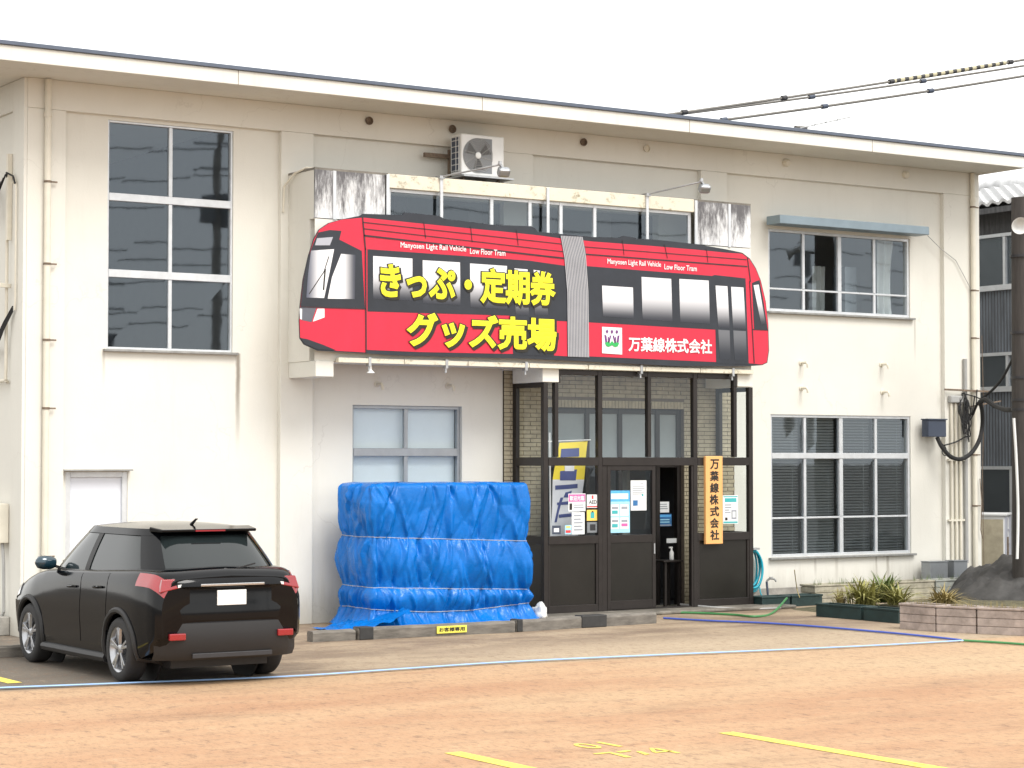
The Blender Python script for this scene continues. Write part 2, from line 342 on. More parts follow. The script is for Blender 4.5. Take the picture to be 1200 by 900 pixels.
c = mixc(N, L, mathn(N, L, 'MULTIPLY', smooth_range(N, L, fine, 0.52, 0.70), 0.30), c, (0.13, 0.09, 0.06))
c = mixc(N, L, mathn(N, L, 'MULTIPLY', smooth_range(N, L, grit, 0.58, 0.74), 0.45), c, (0.17, 0.11, 0.07))
c = mixc(N, L, mathn(N, L, 'MULTIPLY', smooth_range(N, L, mathn(N, L, 'SUBTRACT', 1.0, grit), 0.54, 0.70), 0.35), c, (0.52, 0.39, 0.27))
L.new(c, b.inputs['Base Color'])
bp = N.new('ShaderNodeBump'); bp.inputs['Strength'].default_value = 0.55; bp.inputs['Distance'].default_value = 0.012
L.new(mathn(N, L, 'ADD', fine, mathn(N, L, 'MULTIPLY', grit, 1.4)), bp.inputs['Height']); L.new(bp.outputs[0], b.inputs['Normal'])

# ------------------------------------------------------------------ mesh helpers
WL = {}
class MB:
    def __init__(s): s.v = []; s.f = []; s.sm = []
    def add(s, vs, fs, smooth=False):
        o = len(s.v); s.v += [tuple(p) for p in vs]
        for f in fs: s.f.append([i+o for i in f]); s.sm.append(smooth)
        return s
    def box(s, x0, x1, y0, y1, z0, z1):
        vs = [(x, y, z) for x in (x0, x1) for y in (y0, y1) for z in (z0, z1)]
        return s.add(vs, [(0, 1, 3, 2), (4, 6, 7, 5), (0, 4, 5, 1), (2, 3, 7, 6), (0, 2, 6, 4), (1, 5, 7, 3)])
    def obox(s, c, sx, sy, sz, rot):
        vs = [Vector(c) + rot @ Vector((a*sx/2, b_*sy/2, d*sz/2)) for a in (-1, 1) for b_ in (-1, 1) for d in (-1, 1)]
        return s.add(vs, [(0, 1, 3, 2), (4, 6, 7, 5), (0, 4, 5, 1), (2, 3, 7, 6), (0, 2, 6, 4), (1, 5, 7, 3)])
    def bar(s, p0, p1, w, h=None):
        p0, p1 = Vector(p0), Vector(p1); d = p1-p0; q = d.to_track_quat('X', 'Z').to_matrix()
        return s.obox((p0+p1)/2, d.length, w, h or w, q)
    def quad(s, a, b_, c, d, smooth=False): return s.add([a, b_, c, d], [(0, 1, 2, 3)], smooth)
    def tube(s, pts, r, n=8, closed=False, flat=1.0):
        pts = [Vector(p) for p in pts]; k = len(pts); vs = []; up = None
        for i, p in enumerate(pts):
            a = pts[(i-1) % k] if (closed or i > 0) else p; c = pts[(i+1) % k] if (closed or i < k-1) else p
            d = (c-a).normalized()
            if up is None: up = Vector((0, 0, 1)) if abs(d.z) < 0.9 else Vector((1, 0, 0))
            sd = d.cross(up)
            if sd.length < 1e-4: sd = d.cross(Vector((0.3, 1, 0.2)))
            sd.normalize(); u2 = sd.cross(d).normalized(); up = u2
            rr = r[i] if isinstance(r, (list, tuple)) else r
            for j in range(n):
                t = 2*math.pi*j/n; vs.append(p + sd*(rr*math.cos(t)) + u2*(rr*flat*math.sin(t)))
        fs = []
        for i in range(k if closed else k-1):
            a, c = i*n, ((i+1) % k)*n
            for j in range(n): fs.append((a+j, a+(j+1) % n, c+(j+1) % n, c+j))
        s.add(vs, fs, True)
        if not closed:
            o = len(s.v)-k*n
            s.f.append([o+n-1-j for j in range(n)]); s.sm.append(False)
            s.f.append([o+(k-1)*n+j for j in range(n)]); s.sm.append(False)
        return s
    def cyl(s, p0, p1, r, n=16): return s.tube([p0, p1], r, n)
    def lathe(s, prof, o, axis, n=24, caps=True):
        """prof: (radius, height along axis)"""
        q = Vector(axis).normalized().to_track_quat('Z', 'Y').to_matrix(); vs = []; fs = []
        for (r, h) in prof:
            for j in range(n):
                t = 2*math.pi*j/n; vs.append(Vector(o) + q @ Vector((r*math.cos(t), r*math.sin(t), h)))
        for i in range(len(prof)-1):
            for j in range(n): fs.append((i*n+j, i*n+(j+1) % n, (i+1)*n+(j+1) % n, (i+1)*n+j))
        s.add(vs, fs, True)
        o2 = len(s.v)-len(vs)
        if caps and prof[0][0] > 1e-4: s.f.append([o2+n-1-j for j in range(n)]); s.sm.append(False)
        if caps and prof[-1][0] > 1e-4: s.f.append([o2+(len(prof)-1)*n+j for j in range(n)]); s.sm.append(False)
        return s
    def prism_xz(s, poly, y0, y1):
        """outline in x,z; front face at y0, back face at y1"""
        A = sum(poly[i][0]*poly[(i+1) % len(poly)][1]-poly[(i+1) % len(poly)][0]*poly[i][1] for i in range(len(poly)))
        if A < 0: poly = poly[::-1]
        k = len(poly); vs = [(p[0], y0, p[1]) for p in poly] + [(p[0], y1, p[1]) for p in poly]
        fs = [list(range(k)), [2*k-1-i for i in range(k)]]
        fs += [(i, k+i, k+(i+1) % k, (i+1) % k) for i in range(k)]
        return s.add(vs, fs)
    def build(s, name, mat, parent=None, bevel=0.0, local=False, kind=None, segs=2):
        off = Vector((0, 0, 0)) if (local or parent is None) else WL.get(parent.name, Vector((0, 0, 0)))
        me = bpy.data.meshes.new(name)
        me.from_pydata([Vector(p)-off for p in s.v], [], s.f); me.update()
        bm = bmesh.new(); bm.from_mesh(me); bmesh.ops.recalc_face_normals(bm, faces=bm.faces); bm.to_mesh(me); bm.free()
        if any(s.sm):
            me.polygons.foreach_set('use_smooth', s.sm); me.set_sharp_from_angle(angle=rad(40))
        me.materials.append(MATS[mat])
        o = bpy.data.objects.new(name, me); COL.objects.link(o)
        if parent: o.parent = parent; WL[o.name] = off
        else: WL[o.name] = Vector((0, 0, 0))
        if bevel:
            md = o.modifiers.new('bevel', 'BEVEL'); md.width = bevel; md.segments = segs; md.limit_method = 'ANGLE'; md.angle_limit = rad(35)
        if kind: o['kind'] = kind
        return o
def root(name, loc, label, cat, group=None):
    o = bpy.data.objects.new(name, None); COL.objects.link(o); o.location = loc; WL[o.name] = Vector(loc)
    o['label'] = label; o['category'] = cat
    if group: o['group'] = group
    return o
def tag(o, label, cat, group=None):
    o['label'] = label; o['category'] = cat
    if group: o['group'] = group
    return o
def structure(o): o['kind'] = 'structure'; return o
def dup_part(o, parent, name=None):
    c = o.copy(); COL.objects.link(c); c.parent = parent; WL[c.name] = WL[o.name]; return c

def text_geo(body, bold):
    cu = bpy.data.curves.new('text', 'FONT'); cu.body = body; cu.extrude = 0.005
    cu.bevel_depth = bold; cu.bevel_resolution = 1; cu.resolution_u = 3
    o = bpy.data.objects.new('text', cu); COL.objects.link(o)
    bpy.context.view_layer.update()
    me = bpy.data.meshes.new_from_object(o.evaluated_get(bpy.context.evaluated_depsgraph_get()))
    vs = [v.co.copy() for v in me.vertices]; fs = [list(p.vertices) for p in me.polygons]
    bpy.data.objects.remove(o); bpy.data.curves.remove(cu); bpy.data.meshes.remove(me)
    return vs, fs
def text_on(mb, body, x0, x1, z0, z1, y, bold=0.02, thick=0.003, grow=0.0):
    """lettering fitted into x0..x1, z0..z1 on the plane y, facing -y; grow: extra outline in metres"""
    vs, fs = text_geo(body, bold)
    if not vs: return mb
    ax, bx = min(v.x for v in vs), max(v.x for v in vs); ay, by = min(v.y for v in vs), max(v.y for v in vs)
    az, bz = min(v.z for v in vs), max(v.z for v in vs)
    sx = (x1-x0)/(bx-ax); sz = (z1-z0)/(by-ay)
    out = [(x0+(v.x-ax)*sx, y-(v.z-az)/max(1e-6, bz-az)*thick, z0+(v.y-ay)*sz) for v in vs]
    return mb.add(out, fs)

# ================================================================== THE SETTING
g = MB(); R_ = 900
g.quad((-R_, -R_, 0), (R_, -R_, 0), (R_, R_, 0), (-R_, R_, 0))
structure(g.build('parking_lot_ground', 'lot'))
for (x0, x1, y0, y1) in ((10.85, 11.0, -17.5, -12.1), (8.38, 8.53, -17.5, -11.9), (7.38, 7.53, -5.25, -2.8)):
    structure(MB().quad((x0, y0, .004), (x1, y0, .004), (x1, y1, .004), (x0, y1, .004)).build('parking_line', 'yellow_paint'))
# stencilled bay marking, worn: a nought, a stroke and three broken characters
mk_ = MB()
def ring_xy(cx, cy, rx, ry, t, n=20):
    vs = []; fs = []
    for i in range(n):
        a = 2*math.pi*i/n
        vs += [(cx+rx*math.cos(a), cy+ry*math.sin(a), .004), (cx+(rx-t)*math.cos(a), cy+(ry-t*1.4)*math.sin(a), .004)]
    for i in range(n):
        j = (i+1) % n; fs.append((2*i, 2*j, 2*j+1, 2*i+1))
    mk_.add(vs, fs)
def poly_xy(*p): mk_.add([(a, b_, .004) for a, b_ in p], [list(range(len(p)))])
ring_xy(9.515, -12.16, 0.075, 0.155, 0.032)
poly_xy((9.69, -12.33), (9.735, -12.33), (9.735, -12.02), (9.69, -12.02))
poly_xy((9.30, -12.58), (9.46, -12.58), (9.46, -12.53), (9.30, -12.53)); poly_xy((9.385, -12.84), (9.44, -12.84), (9.46, -12.59), (9.42, -12.59))
poly_xy((9.51, -12.60), (9.63, -12.58), (9.63, -12.53), (9.51, -12.54)); poly_xy((9.59, -12.80), (9.64, -12.80), (9.68, -12.62), (9.64, -12.62))
poly_xy((9.72, -12.76), (9.90, -12.76), (9.90, -12.72), (9.72, -12.72)); poly_xy((9.72, -12.72), (9.77, -12.70), (9.87, -12.53), (9.84, -12.52)); poly_xy((9.845, -12.86), (9.885, -12.86), (9.885, -12.56), (9.845, -12.56))
structure(mk_.build('bay_number_marking', 'yellow_paint'))

# ================================================================== OFFICE BUILDING
XL, XR, ZS = 9.47, 26.13, 7.03
B = root('office_building', (XL, 0, 0), 'cream two-storey office building with flat roof and glazed brown entrance porch', 'building')

def holed_wall(mb, x0, x1, z0, z1, holes, yf, yb):
    xs = sorted({x0, x1} | {h[0] for h in holes} | {h[1] for h in holes}); zs = sorted({z0, z1} | {h[2] for h in holes} | {h[3] for h in holes})
    def solid(a, c): return not any(h[0] <= a <= h[1] and h[2] <= c <= h[3] for h in holes)
    for i in range(len(xs)-1):
        for j in range(len(zs)-1):
            if solid((xs[i]+xs[i+1])/2, (zs[j]+zs[j+1])/2):
                mb.quad((xs[i], yf, zs[j]), (xs[i+1], yf, zs[j]), (xs[i+1], yf, zs[j+1]), (xs[i], yf, zs[j+1]))
                mb.quad((xs[i], yb, zs[j]), (xs[i], yb, zs[j+1]), (xs[i+1], yb, zs[j+1]), (xs[i+1], yb, zs[j]))
    for (a, c, d, e) in holes:
        mb.quad((a, yf, d), (a, yb, d), (a, yb, e), (a, yf, e)); mb.quad((c, yf, d), (c, yf, e), (c, yb, e), (c, yb, d))
        mb.quad((a, yf, e), (a, yb, e), (c, yb, e), (c, yf, e)); mb.quad((a, yf, d), (c, yf, d), (c, yb, d), (a, yb, d))
W1 = (10.58, 12.36, 3.64, 6.60); W2 = (14.18, 15.95, 1.0, 2.97); W3 = (21.60, 24.62, 4.55, 5.85); W4 = (21.63, 24.61, 0.69, 2.93)
W5 = (10.04, 10.88, 0.95, 2.06); BAYH = (14.27, 19.45, 4.95, 5.92); PORCH = (16.64, 20.88, 0.0, 3.5)
PY = 0.085                       # recessed panel plane; pilasters stand at 0
w = MB(); holed_wall(w, XL, XR, 0, ZS, [W1, W2, W3, W4, W5, BAYH, PORCH], PY, 0.24)
w.build('front_wall', 'wall_paint', B)
w = MB()
PIL = ((XL, 9.98), (13.03, 13.52), (16.60, 17.11), (20.20, 20.71), (25.31, XR))
for i, (a, c) in enumerate(PIL):
    z0 = 0.0 if i in (0, 1, 4) else 3.5
    p = MB(); p.box(a, c, 0.0, PY+.02, z0, 6.648); p.build('pilaster', 'wall_paint', B, bevel=0.006)
MB().box(XL, XR, 0.0, PY+.02, 6.65, ZS-.001).build('wall_beam', 'wall_paint', B, bevel=0.006)
# side and back walls, floors inside
s_ = MB(); s_.box(XL+.0, XL+.18, 0.0705, 11, 0, ZS-.002); s_.build('side_wall', 'wall_paint', B)
s_ = MB(); s_.box(XL-.045, XL-.001, 0.004, .42, 0, ZS-.003); s_.box(XL-.045, XL-.001, .423, 11, 6.65, ZS-.003); s_.build('side_pilaster', 'wall_paint', B, bevel=.006)
s_ = MB(); s_.box(XR-.18, XR-.002, 0.0705, 11, 0, ZS-.002); s_.build('side_wall', 'wall_paint', B)
s_ = MB(); s_.box(XL+.2, XR-.2, 7.0, 7.2, 0.01, ZS-.01); s_.build('inner_wall', 'room_wall', B)
s_ = MB(); s_.box(XL+.19, XR-.19, .245, 6.99, 3.2, 3.4); s_.build('upper_floor', 'dark_room', B)
s_ = MB(); s_.box(XL+.19, XR-.19, .245, 6.99, 0.008, 0.02); s_.build('ground_floor', 'dark_room', B)
for xx in (13.3, 16.6, 20.4):
    MB().box(xx, xx+.1, .25, 6.98, .03, 3.19).build('room_divider', 'dark_room', B)
    MB().box(xx, xx+.1, .25, 6.98, 3.41, 7.0).build('room_divider', 'dark_room', B)
MB().box(XL-.03, 13.03, -.03, -.001, 0.0, 0.16).build('plinth', 'concrete', B)
MB().box(20.9, XR, -.03, -.001, 0.0, 0.22).build('plinth', 'concrete', B)
# roof slab, fascia, cap
RX0, RX1 = 8.35, 26.2
MB().box(RX0+.08, RX1-.08, -.92, 11.5, ZS, 7.19).build('soffit', 'trim_paint', B)
f = MB(); f.box(RX0, RX1, -1.0, -.921, ZS-.012, 7.205); f.box(RX0, RX0+.079, -.92, 11.6, ZS-.012, 7.205); f.box(RX1-.079, RX1, -.92, 11.6, ZS-.012, 7.205)
f.build('fascia', 'trim_paint', B, bevel=0.008)
r_ = MB(); r_.box(RX0-.03, RX1+.03, -1.03, 11.6, 7.206, 7.258); r_.build('roof_cap', 'roof_metal', B, bevel=0.006)
# fine joints in the fascia
for xx in (11.9, 15.6, 19.2, 22.8):
    MB().box(xx, xx+.008, -1.0015, -.99, ZS-.013, 7.205).build('fascia_joint', 'rusty_band', B)

def downpipe(x, y, z1, bands):
    p = MB(); p.tube([(x, y, .05), (x, y, z1)], 0.042, 12); o = p.build('downpipe', 'pipe_paint', B)
    for z in bands:
        q = MB(); q.lathe([(.043, -.014), (.05, -.012), (.05, .012), (.043, .014)], (x, y, z), (0, 0, 1), 12); q.bar((x+.04, y, z), (x+.13, y+.005, z), .012, .02)
        q.build('pipe_band', 'rusty_band', o)
    q = MB(); q.lathe([(.043, -.03), (.052, -.03), (.052, .03), (.043, .03)], (x, y, z1-.45), (0, 0, 1), 12); q.build('pipe_socket', 'pipe_paint', o)
downpipe(9.72, -.052, ZS-.01, (5.72, 4.68, 3.72, 2.86, 1.0))
downpipe(25.93, -.055, ZS-.01, (6.45, 5.05, 4.25, 2.3, 1.45))

def window(name, rect, y, cols, rows, matf, glassm='pane_glass', fr=0.045, mull=0.045, rail=0.05, rail_big=(), depth=0.07, sill=True, back=None, stagger=True):
    x0, x1, z0, z1 = rect
    m_ = MB()
    m_.box(x0, x0+fr, y, y+depth, z0, z1); m_.box(x1-fr, x1, y, y+depth, z0, z1)
    m_.box(x0+fr, x1-fr, y, y+depth, z0, z0+fr); m_.box(x0+fr, x1-fr, y, y+depth, z1-fr, z1)
    zc = [z0+fr] + [v for v in rows] + [z1-fr]; xc = [x0+fr] + [v for v in cols] + [x1-fr]
    rz = []
    for k, v in enumerate(rows):
        hh = (rail_big[k] if k < len(rail_big) else rail)/2; rz.append(hh)
        m_.box(x0+fr, x1-fr, y-.004 if hh > .035 else y+.012, y+depth-.01, v-hh, v+hh)
    for k, v in enumerate(cols):
        for j in range(len(zc)-1):
            a = zc[j] + (rz[j-1] if j > 0 else 0); b_ = zc[j+1] - (rz[j] if j < len(rows) else 0)
            mw = mull/2*(1.5 if (len(cols) == 3 and k == 1) else 1)
            m_.box(v-mw, v+mw, y+.006, y+depth-.012, a, b_)
    o = m_.build('window', matf, B, bevel=0.004, segs=1); o['label'] = name
    for i in range(len(xc)-1):
        for j in range(len(zc)-1):
            gy = y+depth*.5+(0.012 if (stagger and i % 2) else 0)
            p = MB(); p.quad((xc[i], gy, zc[j]), (xc[i+1], gy, zc[j]), (xc[i+1], gy+random.uniform(-.004, .004), zc[j+1]), (xc[i], gy, zc[j+1]))
            p.build('pane', glassm, o)
    if sill:
        q = MB(); q.box(x0-.05, x1+.06, y-.09, y+.03, z0-.035, z0-.002); q.build('sill', 'sill_metal', o, bevel=.005)
    return o
wy = PY+.02
window('large six-pane window', W1, wy, (11.47,), (4.62, 5.61), 'white_frame', rail_big=(.10, .10), mull=.05, fr=.028)
window('window with closed roller blind', W2, wy+.03, (15.065,), (2.32,), 'grey_frame', 'clear_glass', rail_big=(.11,), mull=.06, sill=False)
window('four-light upper window', W3, wy, (22.35, 23.11, 23.86), (4.91,), 'white_frame', rail=.03, mull=.05)
window('twelve-pane lower window', W4, wy, (22.36, 23.12, 23.87), (1.30, 2.28), 'white_frame', rail_big=(.03, .09), mull=.05)
o = window('small frosted window with white frame', W5, wy-.01, (), (), 'white_frame', 'frosted', fr=.07, sill=True)
MB().box(W5[0]-.06, W5[1]+.03, -.03, PY-.001, W5[3]+.012, W5[3]+.03).build('window_drip', 'sill_metal', B)
# behind the glass
MB().box(W2[0]+.02, W2[1]-.02, .26, .275, .95, 2.99).build('roller_blind', 'roller_blind', B)
def curtain(x0, x1, z0, z1, y, gather=0.0, lab=None):
    m_ = MB(); n = max(10, int((x1-x0)/.02)); vs = []; fs = []
    for j in range(9):
        t = j/8
        for i in range(n+1):
            u = i/n; xx = x0+(x1-x0)*u*(1-gather*math.sin(t*math.pi*.8)); vs.append((xx, y+.035*math.sin(u*n*.75)+.01*math.sin(u*31+t*3), z1+(z0-z1)*t))
    for j in range(8):
        for i in range(n): a = j*(n+1)+i; fs.append((a, a+1, a+n+2, a+n+1))
    m_.add(vs, fs, True); m_.build('curtain', 'curtain', B)
curtain(21.62, 21.86, 4.57, 5.83, .33, .35); curtain(23.22, 23.48, 4.57, 5.4, .9); curtain(24.12, 24.52, 4.57, 5.83, .33, .2)
MB().box(23.75, 24.0, .7, 1.0, 4.3, 5.4).build('cabinet', 'grey_frame', B)
# venetian blinds of the lower right window: one bank of slats behind each column of panes
for (a, c, tl) in ((21.68, 22.33, .5), (22.39, 23.08, .62), (23.16, 23.84, .4), (23.90, 24.57, .45)):
    bl = MB(); z = 2.88
    while z > .74:
        bl.quad((a, .235, z), (c, .235, z), (c, .268, z-.036*tl*1.6), (a, .268, z-.036*tl*1.6)); z -= .046
    for xx in (a+.12, c-.12): bl.box(xx, xx+.006, .25, .254, .72, 2.9)
    bl.build('venetian_blind', 'dark_blind', B, kind='stuff')

# window hood over the upper right window
hd = MB(); hd.box(21.49, 24.66, -.33, -.001, 5.885, 6.02); hd.build('window_hood', 'hood_metal', B, bevel=.01)
hw = MB(); hw.tube([at(1087, 276, -.02), at(1103, 292, -.03), at(1120, 305, -.03), (25.88, -.04, 5.08)], .006, 6); hw.build('stay_wire', 'pipe_grey', B)

# vent caps and hooks on the wall
for i, (vx, vz) in enumerate(((14.37, 6.90), (15.72, 6.90), (17.99, 6.90), (19.15, 6.90))):
    v_ = MB(); v_.lathe([(.0, -.02), (.035, -.02), (.05, 0), (.058, .02), (.058, .035), (.05, .035), (.045, .01), (0, .012)], (vx, -.002, vz), (0, -1, 0), 16)
    v_.box(vx-.045, vx+.045, -.022, -.014, vz-.004, vz+.004); v_.build('vent_cap', 'rusty_band' if i < 3 else 'pipe_paint', B)
for (vx, vz) in ((21.88, 6.90), (24.43, 6.90)):
    v_ = MB(); v_.lathe([(.06, 0), (.06, .06), (.045, .085), (0, .09)], (vx, -.001, vz), (0, -1, -.3), 14); v_.build('vent_hood', 'pipe_paint', B)
for (vx, vz) in ((14.56, 3.26), (15.71, 3.26), (22.26, 3.75), (23.97, 3.77), (22.26, 3.35), (23.99, 3.32)):
    h_ = MB(); h_.tube([(vx, PY, vz), (vx, -.05, vz), (vx+.005, -.07, vz-.035), (vx+.01, -.07, vz-.08)], [.022, .022, .022, .018], 8); h_.lathe([(.045, 0), (.045, .012), (.03, .016)], (vx, PY-.001, vz), (0, -1, 0), 12)
    h_.build('wall_hook', 'pipe_paint', B)

# ------------------------------------------------------------------ projecting bay over the entrance
BX0, BX1, BY, BZ0, BZ1 = 13.14, 20.55, -.76, 3.52, 6.08
bw = MB()
holed_wall(bw, BX0, BX1, BZ0, 5.40, [(14.27, 19.45, 5.15, 5.40)], BY, BY+.14)
bw.box(BX0, BX0+.14, BY+.141, -.001, BZ0, 5.40); bw.box(BX1-.14, BX1, BY+.141, -.001, BZ0, 5.40)
bw.box(BX0+.001, BX0+.139, BY+.031, -.002, 5.401, BZ1-.03); bw.box(BX1-.139, BX1-.001, BY+.031, -.002, 5.401, BZ1-.03)
bw.box(BX0+.141, BX1-.141, BY+.145, -.003, BZ0+.002, BZ0+.1)
bay = bw.build('bay', 'wall_paint', B)
MB().box(BX0-.004, BX1+.004, BY+.002, -.002, BZ1-.029, BZ1+.0).build('bay_roof', 'wet_concrete', B)
hdm = MB(); hdm.box(14.25, 19.47, BY-.004, BY+.12, 5.885, BZ1-.005); hdm.build('bay_header', 'header_paint', B, bevel=.006)
for (a, c) in ((BX0, 13.405), (13.455, 14.205), (19.52, 20.11), (20.16, BX1)):
    MB().box(a, c, BY-.002, BY+.03, 5.41, BZ1-.03).build('stained_panel', 'mouldy_panel', B, bevel=.004)
for xx in (13.405, 20.11): MB().box(xx+.002, xx+.048, BY-.014, BY+.03, 5.40, BZ1-.03).build('panel_batten', 'white_frame', B)
for xx in (14.215, 15.06, 16.82, 18.57, 19.47):                     # white posts from header to sill
    MB().box(xx, xx+.045, BY-.028, BY-.005, 4.2, BZ1-.02).build('bay_post', 'white_frame', B, bevel=.003)
bf = MB()
for xx in (14.27, 15.92, 16.56, 17.09, 17.68, 19.40): bf.box(xx, xx+.05, BY+.05, BY+.10, 5.15, 5.92)
bf.box(14.32, 19.40, BY+.055, BY+.095, 5.84, 5.884)
MB().tube([(13.16, -.7, 6.07), (13.15, -.5, 6.1), (13.1, -.25, 6.05), (13.06, -.03, 5.9), (13.05, -.02, 5.55)], .014, 8).build('bay_conduit', 'pipe_paint', B)
bwin = bf.build('bay_window', 'white_frame', B)
xs = [14.3, 15.0, 15.94, 16.58, 17.11, 17.7, 18.55, 19.42]
for i in range(len(xs)-1):
    MB().quad((xs[i], BY+.07+(i % 2)*.012, 5.15), (xs[i+1], BY+.07+(i % 2)*.012, 5.15), (xs[i+1], BY+.074, 5.91), (xs[i], BY+.074, 5.91)).build('pane', 'pane_glass', bwin)
MB().box(14.3, 19.4, 1.6, 1.7, 3.42, 6.9).build('bay_room_back', 'pale_partition', B)
for xx in (14.95, 16.2, 17.45, 18.5): MB().box(xx, xx+.22, .3, .5, 3.42, 6.5).build('bay_room_column', 'dark_room', B)
# beam ends and stained drip board along the foot of the bay
for (a, c) in ((BX0+.01, 13.42), (16.75, 17.03), (20.27, 20.56)):
    MB().box(a, c, BY-.02, -.001, 3.31, 3.519).build('beam_end', 'trim_paint', B, bevel=.008)
gb = MB()
for i in range(7):
    a = 13.45+i*1.01; gb.box(a, a+1.0, BY-.10, BY-.022, 3.50, 3.565)
gb.build('drip_board', 'header_paint', B, bevel=.006)
for xx in (13.9, 15.1, 16.4, 18.4, 20.1):
    k_ = MB(); k_.box(xx, xx+.04, BY-.11, BY-.03, 3.46, 3.58); k_.tube([(xx+.02, BY-.07, 3.46), (xx+.02, BY-.075, 3.40)], .015, 8); k_.build('board_clip', 'galvanised', B)
MB().lathe([(.012, 0), (.012, .05), (.05, .09), (.055, .1), (0, .095)], (13.95, BY-.07, 3.47), (0, 0, -1), 14).build('ceiling_lamp', 'white_plastic', B)

# ------------------------------------------------------------------ entrance: brick wall, inner partition, glazed porch
mo = MB(); OP = (17.33, 19.90, 0.0, 2.98)
holed_wall(mo, PORCH[0], PORCH[1], 0.0, 3.5, [OP], .06, .24)
bw_ = mo.build('brick_wall', 'mortar', B)
br = MB(); z = .03; row = 0
while z+.054 < 3.5:
    x = PORCH[0] - (0.115 if row % 2 else 0)
    while x < PORCH[1]:
        a, c = max(x, PORCH[0]+.002), min(x+.218, PORCH[1]-.002)
        segs = []
        if z < OP[3]+.115:
            if c > OP[0]-.001 and a < OP[1]+.001:
                if a < OP[0]-.02: segs.append((a, OP[0]))
                if c > OP[1]+.02: segs.append((OP[1], c))
            else: segs.append((a, c))
        else: segs.append((a, c))
        for (p, q) in segs:
            if q-p > .03: br.box(p, q, .048+random.uniform(-.002, .002), .0605, z, z+.051)
        x += .228
    z += .061; row += 1
x = OP[0]
while x < OP[1]-.04:
    br.box(x, min(x+.053, OP[1]), .044, .0605, OP[3]+.004, OP[3]+.112); x += .061
br.build('brick_courses', 'brick', bw_, kind='stuff')
# inner partition
ip = MB()
for xx in (17.33, 18.12, 18.72, 19.42, 19.82): ip.box(xx, xx+.07, .12, .2, .02, 2.97)
ip.box(17.4, 19.82, .13, .19, 2.10, 2.18); ip.box(17.4, 19.82, .13, .19, 2.90, 2.97); ip.box(17.40, 18.72, .13, .19, .02, .12)
ip = ip.build('inner_partition', 'bronze', B)
for (a, c) in ((17.4, 18.12), (18.19, 18.72), (18.79, 19.42), (19.49, 19.82)):
    MB().quad((a, .16, 2.18), (c, .16, 2.18), (c, .16, 2.90), (a, .16, 2.90)).build('transom_panel', 'pale_partition', ip)
    if a < 19.4: MB().quad((a, .15, .12), (c, .15, .12), (c, .15, 2.10), (a, .15, 2.10)).build('pane', 'clear_glass', ip)
MB().box(16.7, 20.3, 1.3, 1.4, .03, 3.18).build('hall_screen', 'dark_room', B)
MB().box(19.1, 19.28, .6, .9, .03, 2.1).build('hall_cabinet', 'room_wall', B)
MB().box(16.66, 20.86, -.68, .045, .009, .035).build('porch_floor', 'wet_concrete', B)
MB().box(16.3, 21.0, -1.25, -.69, .006, .05).build('porch_step', 'wet_concrete', B, bevel=.012)

FY0, FY1, FG = -.775, -.695, -.735
PX0, PX1 = 16.775, 20.565
fr = MB()
def post(x, z0, z1, w_=.07): fr.box(x-w_/2, x+w_/2, FY0, FY1, z0, z1)
post(16.81, .05, 3.305, .075); post(20.53, .05, 3.305, .075)
for x in (17.75, 19.475): post(x, .05, 3.495, .075)
for x in (16.995, 18.63, 20.23): post(x, 2.255, 3.305 if x in (16.995, 20.23) else 3.495, .06)
fr.box(17.05, 17.71, FY0+.004, FY1, 3.42, 3.495); fr.box(17.79, 18.6, FY0+.004, FY1, 3.42, 3.495); fr.box(18.66, 19.43, FY0+.004, FY1, 3.42, 3.495); fr.box(19.52, 20.25, FY0+.004, FY1, 3.42, 3.495)
fr.box(17.03, 17.06, FY0, FY1, 3.306, 3.495); fr.box(20.2, 20.265, FY0, FY1, 3.306, 3.495)
fr.box(16.85, 17.712, FY0-.006, FY1, 2.13, 2.25); fr.box(17.788, 19.437, FY0-.006, FY1, 2.13, 2.25); fr.box(19.513, 20.49, FY0-.006, FY1, 2.13, 2.25)
for (a, c) in ((16.85, 17.712), (19.513, 20.49)):
    fr.box(a, c, FY0-.003, FY1, 1.02, 1.135); fr.box(a, c, FY0+.003, FY1, .05, .155)
    fr.box(a, a+.035, FY0+.006, FY1-.004, .156, 1.019); fr.box(c-.035, c, FY0+.006, FY1-.004, .156, 1.019)
fr.box(17.788, 17.87, FY0+.006, FY1, .05, 2.129); fr.box(19.40, 19.437, FY0+.006, FY1, .05, 2.129)
fr.box(17.871, 19.4, FY0+.01, FY1+.05, .05, .066)
for X in (16.81, 20.53):                                            # side returns
    a, c = X-.03, X+.03
    fr.box(a, c, -.055, .04, .05, 3.305); fr.box(a, c, FY1+.001, -.056, 2.13, 2.25); fr.box(a, c, FY1+.001, -.056, 1.02, 1.135)
    fr.box(a, c, FY1+.001, -.056, .05, .155); fr.box(a, c, FY1+.001, -.056, 3.24, 3.305)
porch = fr.build('porch_frame', 'bronze', B, bevel=.004, segs=1)
for (a, c, z0, z1) in ((16.85, 16.965, 2.25, 3.30), (17.025, 17.712, 2.25, 3.42), (17.788, 18.6, 2.25, 3.42), (18.66, 19.437, 2.25, 3.42), (19.513, 20.2, 2.25, 3.42),
                       (20.26, 20.49, 2.25, 3.30), (16.85, 17.712, 1.135, 2.13), (19.513, 20.49, 1.135, 2.13)):
    MB().quad((a, FG, z0), (c, FG, z0), (c, FG+.003, z1), (a, FG, z1)).build('pane', 'clear_glass', porch)
